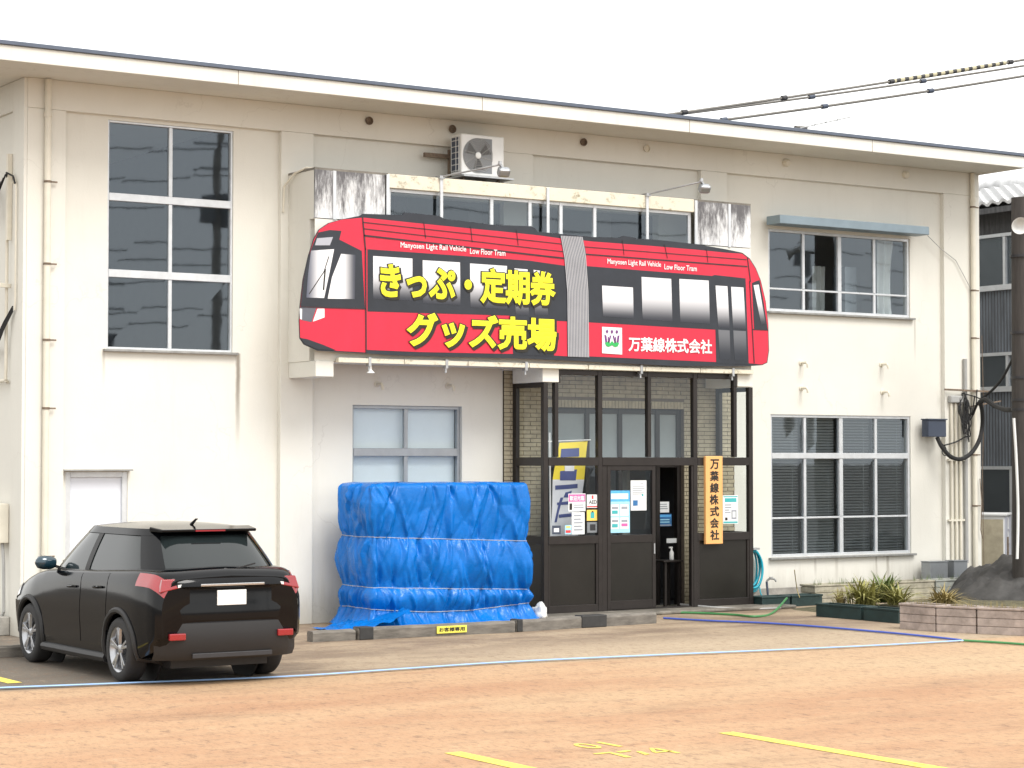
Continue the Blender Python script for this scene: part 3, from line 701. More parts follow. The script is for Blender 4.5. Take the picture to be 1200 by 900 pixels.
for X in (16.81, 20.53):
    for (z0, z1) in ((1.135, 2.13), (2.25, 3.24)):
        MB().quad((X, FY1, z0), (X, -.056, z0), (X, -.056, z1), (X, FY1, z1)).build('pane', 'clear_glass', porch)
    MB().box(X-.012, X+.012, FY1+.002, -.057, .156, 1.019).build('lower_panel', 'bronze_panel', porch)
for (a, c) in ((16.886, 17.676), (19.549, 20.454)):
    MB().box(a, c, FG-.012, FG+.012, .156, 1.019).build('lower_panel', 'bronze_panel', porch)
# sliding doors: one closed leaf, the other slid behind it
def leaf(x0, x1, y, nm, lab):
    d = MB(); d.box(x0, x0+.06, y-.02, y+.02, .067, 2.128); d.box(x1-.06, x1, y-.02, y+.02, .067, 2.128)
    d.box(x0+.06, x1-.06, y-.02, y+.02, 2.06, 2.128); d.box(x0+.06, x1-.06, y-.02, y+.02, 1.02, 1.13); d.box(x0+.06, x1-.06, y-.02, y+.02, .067, .19)
    o = d.build(nm, 'bronze', B, bevel=.003, segs=1); o['label'] = lab
    MB().quad((x0+.06, y, 1.13), (x1-.06, y, 1.13), (x1-.06, y+.003, 2.06), (x0+.06, y, 2.06)).build('pane', 'clear_glass', o)
    MB().box(x0+.061, x1-.061, y-.01, y+.01, .191, 1.019).build('lower_panel', 'bronze_panel', o)
    MB().box(x1-.04, x1-.02, y-.032, y-.021, .85, 1.0).build('door_pull', 'galvanised', o)
leaf(17.875, 18.74, -.75, 'sliding_door', 'closed brown sliding door leaf with notices')
leaf(17.90, 18.76, -.70, 'sliding_door', 'open leaf slid behind the closed one')

# services on the walls
cd = MB()
for xx in (25.42, 25.52, 25.62): cd.tube([(xx, -.03, .5), (xx, -.03, 3.2)], .024, 10)
for z in (1.2, 2.2): cd.box(25.34, 25.70, -.05, -.004, z, z+.03)
cd.build('wall_conduits', 'pipe_paint', B)
MB().tube([(25.74, -.035, .5), (25.74, -.035, 3.9)], .035, 10).build('grey_conduit', 'pipe_grey', B)
MB().box(25.36, 25.66, -.09, -.004, 3.16, 3.28).build('conduit_cap', 'pipe_grey', B, bevel=.02)
bb = MB(); bb.bar((25.25, -.06, 3.38), (26.2, -.12, 3.36), .03); bb.bar((25.8, -.06, 3.1), (26.35, -.25, 3.2), .02); bb.tube([(26.15, -.03, .3), (26.12, -.04, 2.0), (26.16, -.04, 3.0), (26.14, -.03, 4.3)], .006, 6)
bb.tube([(26.06, -.04, 1.9), (26.09, -.05, 1.5), (26.06, -.05, 1.05), (26.1, -.05, .9)], .008, 6); bb.build('cable_bracket', 'rusty_band', B)
sd = MB(); sd.tube([(XL-.03, .56, 3.2), (XL-.08, .50, 3.24), (XL-.08, .49, 3.4), (XL-.08, .49, 5.95)], .022, 10); sd.tube([(XL-.08, .50, 3.22), (XL-.08, 1.6, 3.2)], .022, 8)
sd.build('side_conduit', 'pipe_paint', B)
sd = MB(); sd.box(XL-.11, XL-.05, .40, .46, 5.0, 6.1); sd.tube([(XL-.07, .22, 4.1), (XL-.07, .20, 4.2), (XL-.07, .20, 5.65), (XL-.07, .24, 5.75), (XL-.07, .32, 5.72)], .013, 8)
sd.bar((XL-.03, .46, 4.42), (XL-.35, .46, 4.44), .05); sd.build('side_mount', 'pipe_paint', B)
cc = MB()
for k in range(5):
    ph = k*1.3; cc.tube([(XL-.1-.03*k, .5, 5.85-.05*k), (XL-.2, .62+.05*k, 5.5-.04*k), (XL-.22, .75+.04*k, 5.35), (XL-.15, .85, 5.5+.04*k), (XL-.1, 1.1+.1*k, 5.85)], .011, 6)
for k in range(4):
    cc.tube([(XL-.08, .26, 4.15-.02*k), (XL-.14, .42, 3.95-.03*k), (XL-.18, .65, 3.7-.05*k), (XL-.1, .95+.06*k, 3.55+.06*k), (XL-.1, 1.5, 3.75)], .010, 6)
cc.tube([(XL-.08, .5, 5.78), (XL-.14, .36, 5.85), (XL-.09, .26, 5.8), (XL-.08, .21, 5.7)], .013, 6)
cc.lathe([(.05, 0), (.06, .03), (.035, .05), (.06, .08), (.05, .11)], (XL-.37, .46, 4.40), (-.2, 0, 1), 10)
cc.build('side_cables', 'black_rubber', B)
mb_ = MB(); mb_.box(XL-.2, XL-.047, .42, .92, 1.16, 1.66); mb_ = mb_.build('meter_box', 'pipe_paint', B, bevel=.01)
MB().box(XL-.206, XL-.201, .46, .88, 1.2, 1.62).build('meter_door', 'trim_paint', mb_)
MB().tube([(XL-.1, .5, 1.16), (XL-.1, .45, .9), (XL-.1, .43, .3), (XL-.1, .5, .22), (XL-.1, .9, .2)], .02, 8).build('meter_conduit', 'pipe_grey', B)
MB().box(XL-.5, XL-.05, .35, 1.6, 0, .24).build('side_step', 'concrete', B, bevel=.015)

# ================================================================== TRAM-SHAPED SIGN
SY = -.90
def sp_(px, py, y=SY): return xz(px, py, SY)
sign = root('tram_shaped_sign', (13.1, SY, 3.55), 'long red cut-out sign shaped like a tram above the entrance', 'sign')
z6 = lambda x, y: (340+x/4.0, 240+y/4.0)
z5 = lambda x, y: (620+x/3.46, 180+y/3.46)
OUT = [z6(45, 625), z6(42, 540), z6(45, 480), z6(60, 350), z6(85, 240), z6(110, 160), z6(135, 115), z6(180, 85), z6(240, 68), z6(325, 52),
       z6(340, 42), z6(528, 48), z6(532, 35), z6(700, 52), z6(722, 66), z6(965, 95), z6(1130, 100), z6(1150, 112), z6(1162, 126),
       z5(260, 338), z5(368, 341), z5(376, 333), z5(430, 340), z5(436, 345), z5(490, 347), z5(680, 367), z5(800, 388), z5(865, 402), z5(895, 425), z5(920, 465),
       z5(940, 515), z5(960, 600), z5(970, 690), z5(973, 800), z5(966, 848), z5(945, 858), z5(890, 862), z5(600, 862), z5(300, 846), z5(0, 832), z6(490, 706), z6(360, 697), z6(130, 684), z6(65, 655)]
poly = [sp_(*p) for p in OUT]
MB().prism_xz(poly, SY, SY+.016).build('board', 'sign_dark', sign)
_layer = [0]
def flat(name, pts, matn, lay, parent=sign, conv=sp_):
    y = SY-.0025*lay
    return MB().prism_xz([conv(*p) for p in pts], y, y+.002).build(name, matn, parent)
# red body of the left car
flat('red_body', [z6(47, 622), z6(44, 540), z6(47, 480), z6(62, 350), z6(87, 240), z6(112, 162), z6(137, 117), z6(182, 87), z6(240, 70), z6(340, 60), z6(720, 99), z6(1000, 126), z6(1160, 143), z5(135, 345), z5(150, 450), z5(155, 822),
                  z5(95, 818), z6(1042, 699), z6(600, 690), z6(360, 680), z6(352, 692), z6(210, 684), z6(80, 640)], 'sign_red', 1)
# red body of the right car
flat('red_body', [z5(218, 352), z5(262, 357), z5(490, 374), z5(680, 390), z5(800, 402), z5(863, 406), z5(893, 428), z5(918, 467), z5(938, 516), z5(958, 600), z5(968, 690), z5(970, 800), z5(963, 846), z5(943, 855), z5(890, 850), z5(757, 845), z5(600, 838), z5(243, 822), z5(240, 600), z5(232, 440)], 'sign_red', 1)
# dark window bands and doors
flat('window_band', [z6(362, 208), z5(0, 434), z5(160, 457), z5(165, 681), z5(112, 678), z5(100, 822), z6(1044, 702), z6(1042, 520), z6(362, 500)], 'sign_dark', 2)
flat('window_band', [z5(233, 456), z5(740, 496), z5(752, 492), z5(877, 506), z5(890, 855), z5(758, 850), z5(755, 714), z5(240, 684)], 'sign_dark', 2)
flat('windscreen_surround', [z6(108, 180), z6(130, 130), z6(185, 118), z6(240, 122), z6(230, 163), z6(335, 216), z6(350, 485), z6(48, 475), z6(62, 350), z6(85, 245)], 'sign_dark', 2)
flat('rear_surround', [z5(903, 525), z5(920, 517), z5(934, 513), z5(950, 600), z5(967, 715), z5(912, 712)], 'sign_dark', 2)
flat('headlamp_surround', [z6(45, 480), z6(122, 484), z6(100, 550), z6(52, 540)], 'sign_slate', 2)
flat('headlamp', [z6(127, 487), z6(160, 487), z6(160, 528), z6(105, 548)], 'sign_white', 3)
flat('headlamp', [z6(43, 486), z6(55, 488), z6(54, 538), z6(45, 535)], 'sign_white', 3)
flat('lower_grille', [z6(46, 624), z6(80, 630), z6(150, 655), z6(215, 682), z6(130, 678), z6(66, 652)], 'sign_dark', 3)
flat('destination_panel', [z6(115, 190), z6(125, 157), z6(200, 151), z6(185, 190)], 'sign_grey', 3)
flat('windscreen', [z6(75, 435), z6(82, 330), z6(97, 215), z6(205, 208), z6(185, 310), z6(158, 437)], 'fade_side_l', 3)
flat('windscreen', [z6(175, 440), z6(195, 340), z6(238, 230), z6(305, 235), z6(302, 442)], 'fade_side_r', 3)
def strip(name, a, b_, wpx, matn, lay):
    (ax, az), (bx, bz) = sp_(*a), sp_(*b_); d = Vector((bx-ax, bz-az)); n = Vector((-d.y, d.x)).normalized()*wpx/2
    y = SY-.0025*lay
    return MB().prism_xz([(ax+n.x, az+n.y), (bx+n.x, bz+n.y), (bx-n.x, bz-n.y), (ax-n.x, az-n.y)], y, y+.002)
def joined(name, segs, matn, lay):
    m_ = MB()
    for (a, b_, w_) in segs:
        q = strip(name, a, b_, w_, matn, lay); m_.add(q.v, q.f)
    return m_.build(name, matn, sign)
joined('wiper_print', [(z6(88, 418), z6(158, 312), .012), (z6(158, 312), z6(180, 242), .012), (z6(155, 400), z6(163, 300), .022)], 'sign_black', 4)
joined('seam_lines', [(z6(338, 56), z6(352, 210), .02), (z6(352, 205), z6(355, 692), .02),
                      (z6(345, 144), z5(145, 425), .022), (z6(342, 82), z5(136, 367), .011), (z6(344, 112), z5(140, 398), .011),
                      (z6(625, 80), z6(634, 158), .010), (z6(845, 101), z6(852, 176), .010), (z6(1060, 118), z6(1068, 190), .010),
                      (z5(223, 378), z5(880, 430), .011), (z5(228, 408), z5(884, 458), .018), (z5(378, 352), z5(384, 412), .010), (z5(548, 368), z5(560, 425), .010), (z5(718, 384), z5(724, 440), .010),
                      (z5(884, 420), z5(897, 520), .016), (z5(893, 516), z5(912, 850), .016), (z6(48, 478), z6(354, 488), .014), (z5(905, 713), z5(968, 716), .012)], 'sign_line', 4)
for (a, b_, c, d) in ((z6(388, 240), z6(572, 252), z6(572, 450), z6(388, 440)), (z6(620, 260), z6(795, 270), z6(797, 470), z6(622, 462)), (z6(842, 275), z6(1015, 287), z6(1017, 490), z6(844, 480)),
                      (z6(1050, 298), z6(1112, 303), z6(1118, 518), z6(1056, 514)), (z6(1140, 305), z5(67, 478), z5(76, 655), z6(1146, 516)),
                      (z5(295, 535), z5(420, 543), z5(423, 668), z5(299, 660)), (z5(455, 500), z5(575, 508), z5(580, 680), z5(459, 672)), (z5(608, 508), z5(727, 515), z5(732, 690), z5(612, 682)),
                      ):
    flat('drawn_window', [a, b_, c, d], 'fade_window', 3)
flat('drawn_door_pane', [z5(755, 535), z5(803, 538), z5(812, 707), z5(766, 704)], 'fade_window', 3)
flat('drawn_door_pane', [z5(818, 540), z5(868, 543), z5(878, 711), z5(826, 708)], 'fade_window', 3)
flat('drawn_door_pane', [z5(766, 714), z5(812, 717), z5(816, 835), z5(772, 832)], 'fade_low', 3)
flat('drawn_door_pane', [z5(827, 717), z5(878, 720), z5(882, 838), z5(832, 836)], 'fade_low', 3)
flat('drawn_rear_pane', [z5(909, 534), z5(930, 531), z5(958, 690), z5(940, 692)], 'fade_window', 3)
# bellows between the cars: a white strip with fine grey pleats
flat('bellows', [z5(125, 333), z5(215, 338), z5(228, 400), z5(238, 560), z5(242, 826), z5(155, 823), z5(152, 560), z5(142, 430)], 'sign_slate', 5)
bl = MB()
def bel(u, v):
    L_ = [(125, 333), (140, 420), (152, 560), (155, 823)]; R2 = [(215, 338), (230, 425), (239, 560), (242, 826)]
    t = v*3; i = min(2, int(t)); k = t-i
    a = [L_[i][j]+(L_[i+1][j]-L_[i][j])*k for j in (0, 1)]; c = [R2[i][j]+(R2[i+1][j]-R2[i][j])*k for j in (0, 1)]
    return z5(a[0]+(c[0]-a[0])*u, a[1]+(c[1]-a[1])*u)
for i in range(14):
    u0, u1 = (i+.2)/14, (i+.80)/14
    for k in range(12):
        v0, v1 = k/12, (k+1)/12
        q = [sp_(*bel(u0, v0)), sp_(*bel(u1, v0)), sp_(*bel(u1, v1)), sp_(*bel(u0, v1))]
        bl.add([(p[0], SY-.0155, p[1]) for p in q], [(0, 1, 2, 3)])
bl.build('bellows_pleats', 'sign_pleat', sign)
# lettering
def yellow(body, x0, x1, z0, z1):
    k = .026
    a = MB(); text_on(a, body, x0-.015+k, x1+.02+k, z0-.02-k, z1+.018-k, SY-.013, .074, .002); a.build('lettering_shadow', 'sign_black', sign)
    a = MB(); text_on(a, body, x0-.016, x1+.016, z0-.016, z1+.016, SY-.015, .070, .002); a.build('lettering_outline', 'sign_black', sign)
    a = MB(); text_on(a, body, x0, x1, z0, z1, SY-.018, .040, .004); a.build('lettering', 'sign_yellow', sign)
yellow('きっぷ・定期券', 14.04, 16.88, 4.36, 4.86)
yellow('グッズ売場', 14.45, 16.89, 3.73, 4.21)
def plain(body, x0, x1, z0, z1, bold, matn='sign_white'):
    a = MB(); text_on(a, body, x0, x1, z0, z1, SY-.011, bold, .002); return a.build('lettering', matn, sign)
plain('Manyosen Light Rail Vehicle', 14.36, 15.40, 5.045, 5.14, .014); plain('Low Floor Tram', 15.46, 16.04, 5.04, 5.12, .014)
plain('Manyosen Light Rail Vehicle', 17.78, 18.74, 5.0, 5.095, .014); plain('Low Floor Tram', 18.80, 19.40, 4.99, 5.07, .014)
plain('万葉線株式会社', 18.15, 19.68, 3.775, 3.99, .026)
flat('emblem_panel', [(705, 383), (728.3, 384.2), (728.5, 415.5), (705, 414)], 'sign_white', 5)
ex0, ez0, ew, eh = 17.69, 3.73, .33, .37
def em(pts, matn, lay=6):
    y = SY-.0025*lay-.003; q = MB().prism_xz([(ex0+ew*a, ez0+eh*b_) for a, b_ in pts], y, y+.002); return q
hm = MB(); fm = MB(); gm = MB()
for i, cx_ in enumerate((.24, .5, .76)):
    q = em([(cx_, .95), (cx_+.075, .86), (cx_, .77), (cx_-.075, .86)], '')
    hm.add(q.v, q.f)
for (pts) in ([(.10, .74), (.20, .70), (.26, .40), (.16, .36)], [(.40, .72), (.46, .70), (.34, .38), (.28, .40)], [(.54, .70), (.60, .72), (.72, .40), (.66, .38)], [(.80, .70), (.90, .74), (.84, .36), (.74, .40)], [(.28, .66), (.33, .66), (.38, .40), (.30, .40)], [(.67, .66), (.72, .66), (.70, .40), (.62, .40)]):
    q = em(pts, ''); fm.add(q.v, q.f)
q = em([(.12, .42), (.26, .46), (.38, .40), (.5, .50), (.62, .40), (.74, .46), (.88, .42), (.80, .30), (.66, .27), (.5, .34), (.34, .27), (.2, .30)], '', 7); gm.add(q.v, q.f)
hm.build('emblem_heads', 'sign_purple', sign); fm.build('emblem_stems', 'sign_purple', sign); gm.build('emblem_base', 'sign_green', sign)
bk = MB()
for xx in (13.8, 15.3, 17.2, 18.9, 20.2):
    for zz in (3.75, 4.9): bk.box(xx, xx+.05, SY+.017, BY-.001, zz, zz+.05)
bk.build('fixing_bracket', 'galvanised', sign)

# ================================================================== FITTINGS ON THE FACADE
ac = root('air_conditioner_unit', (15.95, -.15, 6.17), 'white outdoor air conditioner with round fan mounted high on the wall', 'air conditioner')
AX0, AX1, AY0, AY1, AZ0, AZ1 = 15.60, 16.31, -.46, -.17, 6.20, 6.775
MB().box(AX0, AX1, AY0, AY1, AZ0, AZ1).build('casing', 'white_plastic', ac, bevel=.015)
cx_, cz_, rr = AX0+.27, (AZ0+AZ1)/2-.005, .245
pts = [(cx_+rr*math.cos(t), cz_+rr*math.sin(t)) for t in [math.pi/2+math.pi*i/20 for i in range(21)]]
pts = [(cx_+.235, cz_+rr)] + pts + [(cx_+.235, cz_-rr)]
MB().prism_xz(pts, AY0-.004, AY0+.01).build('fan_opening', 'grey_box', ac)
gr = MB()
for k in range(9):
    r_ = .05+k*.024
    gr.tube([(cx_+r_*math.cos(t), AY0-.01, cz_+r_*math.sin(t)) for t in [2*math.pi*i/36 for i in range(36)]], .0035, 4, closed=True)
for k in range(8):
    t = k*math.pi/4+.2; gr.tube([(cx_+.04*math.cos(t), AY0-.012, cz_+.04*math.sin(t)), (cx_+.245*math.cos(t+.35), AY0-.012, cz_+.245*math.sin(t+.35))], .004, 4)
gr.build('fan_grille', 'pipe_grey', ac, kind='stuff')
fb = MB()
for k in range(3):
    t0 = k*2.094
    fb.add([(cx_+r_*math.cos(t0+a), AY0-.0055-.002*j, cz_+r_*math.sin(t0+a)) for j, (r_, a) in enumerate(((.04, 0), (.22, .15), (.21, .95), (.04, .9)))], [(0, 1, 2, 3)])
fb.build('fan_blade', 'black_plastic', ac)
MB().lathe([(0, -.004), (.045, 0), (.045, .012), (.03, .018), (0, .02)], (cx_, AY0-.006, cz_), (0, -1, 0), 18).build('fan_hub', 'white_plastic', ac)
MB().box(AX0-.004, AX0+.01, AY0+.05, AY1-.03, AZ0+.05, AZ1-.04).build('coil_face', 'slate_box', ac)
fn = MB()
for k in range(6): fn.box(AX0-.012, AX0-.004, AY0+.05, AY1-.03, AZ0+.06+k*.085, AZ0+.068+k*.085)
for yy in (AY0+.05, AY0+.13, AY1-.036): fn.box(AX0-.014, AX0-.005, yy, yy+.006, AZ0+.05, AZ1-.04)
fn.build('coil_guard', 'white_plastic', ac)
MB().box(AX0-.02, AX1+.10, -.56, -.002, 6.165, 6.185).build('shelf', 'galvanised', ac)
bk = MB(); bk.box(AX0-.35, AX0+.2, -.05, -.005, 6.47, 6.53)
for xx in (AX0+.05, AX1-.08): bk.box(xx, xx+.04, -.06, -.004, 6.05, 6.6); bk.bar((xx+.02, -.05, 6.06), (xx+.02, -.42, 6.155), .03)
bk.build('bracket', 'rusty_band', ac)
pp = MB(); pp.tube([(AX1-.002, -.3, 6.4), (AX1+.06, -.3, 6.42), (AX1+.08, -.25, 6.3), (AX1+.1, -.12, 6.2), (AX1+.1, -.04, 6.22), (AX1+.1, -.03, 6.62)], .025, 8); pp.build('refrigerant_pipe', 'pipe_grey', ac)

def floodlight(base, tip, lab):
    t = root('floodlight', base, lab, 'floodlight', 'floodlights aimed at the tram sign')
    m_ = MB(); m_.tube([base, tip], .012, 8); m_.box(base[0]-.04, base[0]+.04, base[1]-.03, base[1]+.1, base[2]-.03, base[2]+.012); m_.build('arm', 'galvanised', t)
    d = Vector((.15, .62, -.77)).normalized(); rot = d.to_track_quat('Z', 'Y').to_matrix(); c = Vector(tip)+Vector((.07, .02, -.09))
    h_ = MB(); h_.obox(c, .17, .11, .12, rot); h_.build('head', 'grey_frame', t, bevel=.03)
    h_ = MB(); h_.obox(c+d*.062, .14, .085, .006, rot); h_.build('lens', 'white_plastic', t)
    h_ = MB(); h_.bar(Vector(tip)+Vector((-.02, 0, .02)), c+Vector((-.02, 0, .06)), .03); h_.lathe([(.025, 0), (.025, .05)], tip, (0, 0, 1), 8); h_.build('yoke', 'galvanised', t)
floodlight((15.08, -.78, 6.09), tuple(at(586, 193, -1.5)), 'floodlight on a thin arm just below the air conditioner')
floodlight((18.6, -.78, 6.09), tuple(at(822, 213, -1.5)), 'floodlight on a thin arm above the right half of the tram sign')

# vertical company board by the door
vb = root('company_name_board', (19.77, -.80, .97), 'upright orange wooden board with black brush characters beside the doorway', 'sign')
MB().box(19.615, 19.935, -.835, -.781, .97, 2.27).build('plank', 'wood_sign', vb, bevel=.008)
for i, c_ in enumerate('万葉線株式会社'):
    z1 = 2.225-i*.174; j = random.uniform(-.006, .006)
    ch = MB(); text_on(ch, c_, 19.69+j, 19.86+j, z1-.152, z1, -.836, .034, .003); ch.build('character', 'ink', vb)

# notices on the glazing -------------------------------------------------------------
def notice(rect, y, matn, label, deco=(), cat='notice'):
    (x0, z1), (x1, z0) = xz(rect[0], rect[1], y), xz(rect[2], rect[3], y)
    t = root('paper_notice', ((x0+x1)/2, y, z0), label, cat)
    MB().box(x0, x1, y-.002, y, z0, z1).build('sheet', matn, t)
    for li, (nm, mm, a, b_, c, d, *tx) in enumerate(deco):
        ly = y-.0022-.0004*li
        X0, X1, Z0, Z1 = x0+(x1-x0)*a, x0+(x1-x0)*b_, z1-(z1-z0)*d, z1-(z1-z0)*c
        if tx:
            q = MB(); text_on(q, tx[0], X0, X1, Z0, Z1, ly-.0006, .02, .0008); q.build(nm, mm, t)
        else: MB().box(X0, X1, ly-.0003, ly, Z0, Z1).build(nm, mm, t)
    return t
GY = -.742
lines = lambda y0, n, dy, x0=.1, x1=.9, mm='print_grey': [('text_line', mm, x0, x1-random.uniform(0, .2), y0+i*dy, y0+i*dy+dy*.4) for i in range(n)]
notice((714, 575, 738, 624), -.757, 'paper_blue', 'tall light blue tram poster on the closed door leaf',
       [('title_band', 'paper_skyblue', 0, 1, 0, .26), ('title', 'paper', .08, .92, .07, .2)] + [('photo_cell', 'paper', a, a+.40, c, c+.27) for a in (.07, .53) for c in (.33, .64)]
       + [('photo', 'print_grey', a+.05, a+.35, c+.05, c+.11) for a in (.07, .53) for c in (.33, .64)] + [('caption', 'paper_pink', .58, .88, .78, .85), ('caption', 'print_teal', .12, .40, .47, .55), ('caption', 'print_teal', .12, .40, .79, .87)])
notice((739, 563, 757.5, 598), -.757, 'paper', 'white letter with a small blue picture taped high on the closed door leaf', lines(.10, 1, .06, .6, .95) + lines(.2, 5, .06) + [('picture', 'paper_navy', .14, .44, .66, .84), ('mark', 'print_teal', .7, .8, .46, .53)])
notice((666, 578.5, 686, 599), GY, 'paper', 'white notice with a bright pink heading strip on the left window', [('heading', 'paper_pink', .02, .98, .04, .46), ('heading_text', 'paper', .08, .92, .12, .40, '歓迎光臨'), ('figure', 'ink', .06, .22, .55, .92)] + lines(.62, 2, .14, .32, .95))
notice((687.6, 579.6, 701, 595), GY, 'paper', 'white AED sticker beside the pink-headed notice', [('symbol', 'paper_red', .42, .58, .06, .34), ('lettering', 'ink', .18, .86, .42, .70, 'AED'), ('foot_band', 'paper_red', .03, .97, .86, .95)], 'sticker')
notice((687.6, 597.5, 701, 610), GY, 'paper_yellow', 'yellow sticker with a dark round picture under the AED sticker', [('picture', 'print_teal', .32, .66, .22, .78), ('picture_top', 'ink', .42, .58, .12, .24)], 'sticker')
notice((670, 600.5, 685, 626), GY, 'paper', 'tall plain white card under the pink-headed notice', lines(.12, 5, .16, .15, .9))
notice((688, 612, 701, 624), GY, 'grey_box', 'dark square sticker at the corner of the left window', [('ring', 'black_plastic', .25, .75, .2, .8)], 'sticker')
notice((647, 616, 657, 626), GY, 'slate_box', 'small dark sticker with a white mark at the left window corner', [('mark', 'paper', .2, .8, .3, .75)], 'sticker')
notice((662, 615.5, 669.5, 626), GY, 'paper_blue', 'tiny sticker with red and yellow bands beside the white card', [('band', 'paper_yellow', .15, .85, .1, .3), ('band', 'paper_red', .1, .9, .55, .85)], 'sticker')
notice((771.5, 588, 784, 600.5), .146, 'paper', 'small white sheet on the dark inner door', lines(.2, 3, .2))
notice((770, 602.5, 787, 616.5), .146, 'paper_navy', 'blue notice under the white sheet on the inner door', [('band', 'paper_skyblue', .05, .95, .08, .24), ('band', 'print_grey', .05, .95, .86, .97), ('text_line', 'paper_blue', .15, .85, .42, .5), ('text_line', 'paper_blue', .15, .85, .62, .7)])
notice((781, 631, 796, 636), .144, 'paper', 'narrow white strip low on the dark inner door')
notice((847, 580.5, 864.8, 613.5), GY, 'paper', 'white and teal poster beside the wooden name board', [('band', 'print_teal', .03, .97, .03, .07), ('title', 'print_teal', .12, .9, .10, .24), ('foot', 'print_teal', .03, .97, .92, .98), ('drawing', 'print_grey', .56, .9, .52, .84), ('drawing_inner', 'paper', .64, .82, .58, .78), ('mark', 'ink', .14, .3, .78, .88)] + lines(.32, 4, .09, .12, .6))

# hanging banner behind the left window
bn = root('vertical_banner', (17.35, -.45, .05), 'yellow and white upright banner on a pole inside the left porch window', 'banner')
YB = -.42
pl = MB(); p0 = at(646, 640, YB); p1 = at(644, 512, YB); pl.tube([(p0.x, YB, .05), (p1.x, YB, p1.z+.06)], .013, 8); pl.build('pole', 'white_plastic', bn)
q0, q1 = at(640, 517.5, YB), at(692, 515.5, YB); pl = MB(); pl.tube([q0, q1], .009, 6); pl.build('crossbar', 'white_plastic', bn)
def cloth_patch(corners, matn, nm, lift=0.0, n=12):
    m_ = MB(); vs = []; fs = []
    a, b_, c, d = [at(px, py, YB) for px, py in corners]
    for j in range(n+1):
        for i in range(n+1):
            u, v = i/n, j/n; p = a*(1-u)*(1-v)+b_*u*(1-v)+c*u*v+d*(1-u)*v
            vs.append((p.x, p.y-lift+.012*math.sin(p.x*19+p.z*4)-.001, p.z))
    for j in range(n):
        for i in range(n): k = j*(n+1)+i; fs.append((k, k+1, k+n+2, k+n+1))
    m_.add(vs, fs, True); return m_.build(nm, matn, bn)
cloth_patch([(655, 519), (689, 517), (684, 562), (648, 562)], 'banner_yellow', 'cloth_top')
cloth_patch([(648, 562), (684, 562), (677, 628), (645, 628)], 'banner_white', 'cloth_bottom')
cloth_patch([(657, 526), (678, 525), (678, 535), (656, 536)], 'banner_blue', 'printed_patch', .004)
cloth_patch([(661, 545), (673, 545), (673, 552), (661, 552)], 'banner_white', 'printed_patch', .006)
cloth_patch([(656, 552), (676, 550), (675, 563), (656, 563)], 'banner_blue', 'printed_patch', .004)
cloth_patch([(651, 569), (677, 567), (677, 572), (651, 574)], 'banner_blue', 'printed_band', .004)
cloth_patch([(662, 577), (670, 575), (668, 583), (660, 583)], 'banner_blue', 'printed_patch', .004)
cloth_patch([(657, 583), (660, 583), (652, 612), (649, 612)], 'banner_blue', 'printed_stroke', .004)
cloth_patch([(653, 589), (668, 587), (668, 591), (653, 592)], 'banner_blue', 'printed_stroke', .005)
cloth_patch([(655, 603), (672, 601), (671, 605), (655, 607)], 'banner_blue', 'printed_stroke', .004)

# little side table in the doorway
tb = root('side_table', (19.3, -.25, .035), 'small dark side table just inside the open doorway', 'table')
tx, ty = 19.42, -.28
MB().box(tx-.30, tx+.06, ty-.18, ty+.18, .70, .725).build('table_top', 'bronze', tb, bevel=.004)
for (a, c) in ((-.24, -.13), (.02, -.13), (-.24, .13), (.02, .13)): MB().box(tx+a-.02, tx+a+.02, ty+c-.02, ty+c+.02, .036, .699).build('leg', 'bronze', tb)
sb = root('spray_bottle', (tx-.02, ty, .726), 'small clear pump bottle on the side table', 'bottle')
MB().lathe([(.03, 0), (.035, .01), (.035, .11), (.015, .14), (.012, .17)], (tx-.02, ty, .726), (0, 0, 1), 14).build('body', 'white_plastic', sb)
MB().box(tx-.065, tx-.005, ty-.01, ty+.01, .897, .92).build('nozzle', 'white_plastic', sb)

# ================================================================== TARP-COVERED STAND
tp = root('tarp_covered_stand', (14.97, -.8, 0), 'bulky stand wrapped in a roped bright blue tarp beneath the window', 'tarpaulin')
TX0, TX1, TY0, TY1, TZ = 13.72, 16.22, -1.30, -.28, 1.90
def tarp_path(s):
    """point and outward normal on a rounded rectangle, s in 0..1 starting at the front-left corner, along the front first"""
    r = .07; lx, ly = TX1-TX0-2*r, TY1-TY0-2*r; q = math.pi*r/2; per = 2*(lx+ly)+4*q; d = (s % 1)*per
    segs = [('l', lx, (TX0+r, TY0), (1, 0), (0, -1)), ('c', q, (TX1-r, TY0+r), -math.pi/2, None), ('l', ly, (TX1, TY0+r), (0, 1), (1, 0)), ('c', q, (TX1-r, TY1-r), 0, None),
            ('l', lx, (TX1-r, TY1), (-1, 0), (0, 1)), ('c', q, (TX0+r, TY1-r), math.pi/2, None), ('l', ly, (TX0, TY1-r), (0, -1), (-1, 0)), ('c', q, (TX0+r, TY0+r), math.pi, None)]
    for k, ln, o, a, nrm in segs:
        if d <= ln:
            if k == 'l': return (o[0]+a[0]*d, o[1]+a[1]*d), nrm
            t = a+d/r; return (o[0]+r*math.cos(t), o[1]+r*math.sin(t)), (math.cos(t), math.sin(t))
        d -= ln
    return (TX0+r, TY0), (0, -1)
ROPES = ((1.14, .05), (.47, .055), (.20, .02))
def rope_z(k, p): 
    base = ROPES[k][0]; u = (p[0]-TX0)/(TX1-TX0)
    return base + (.06-.10*u if k == 0 else (.07-.10*u if k == 1 else .06-.07*math.sin(u*math.pi)))
NS, NZ = 560, 130
random.seed(5)
FOLDS = []                                                           # creases running up and down from each rope
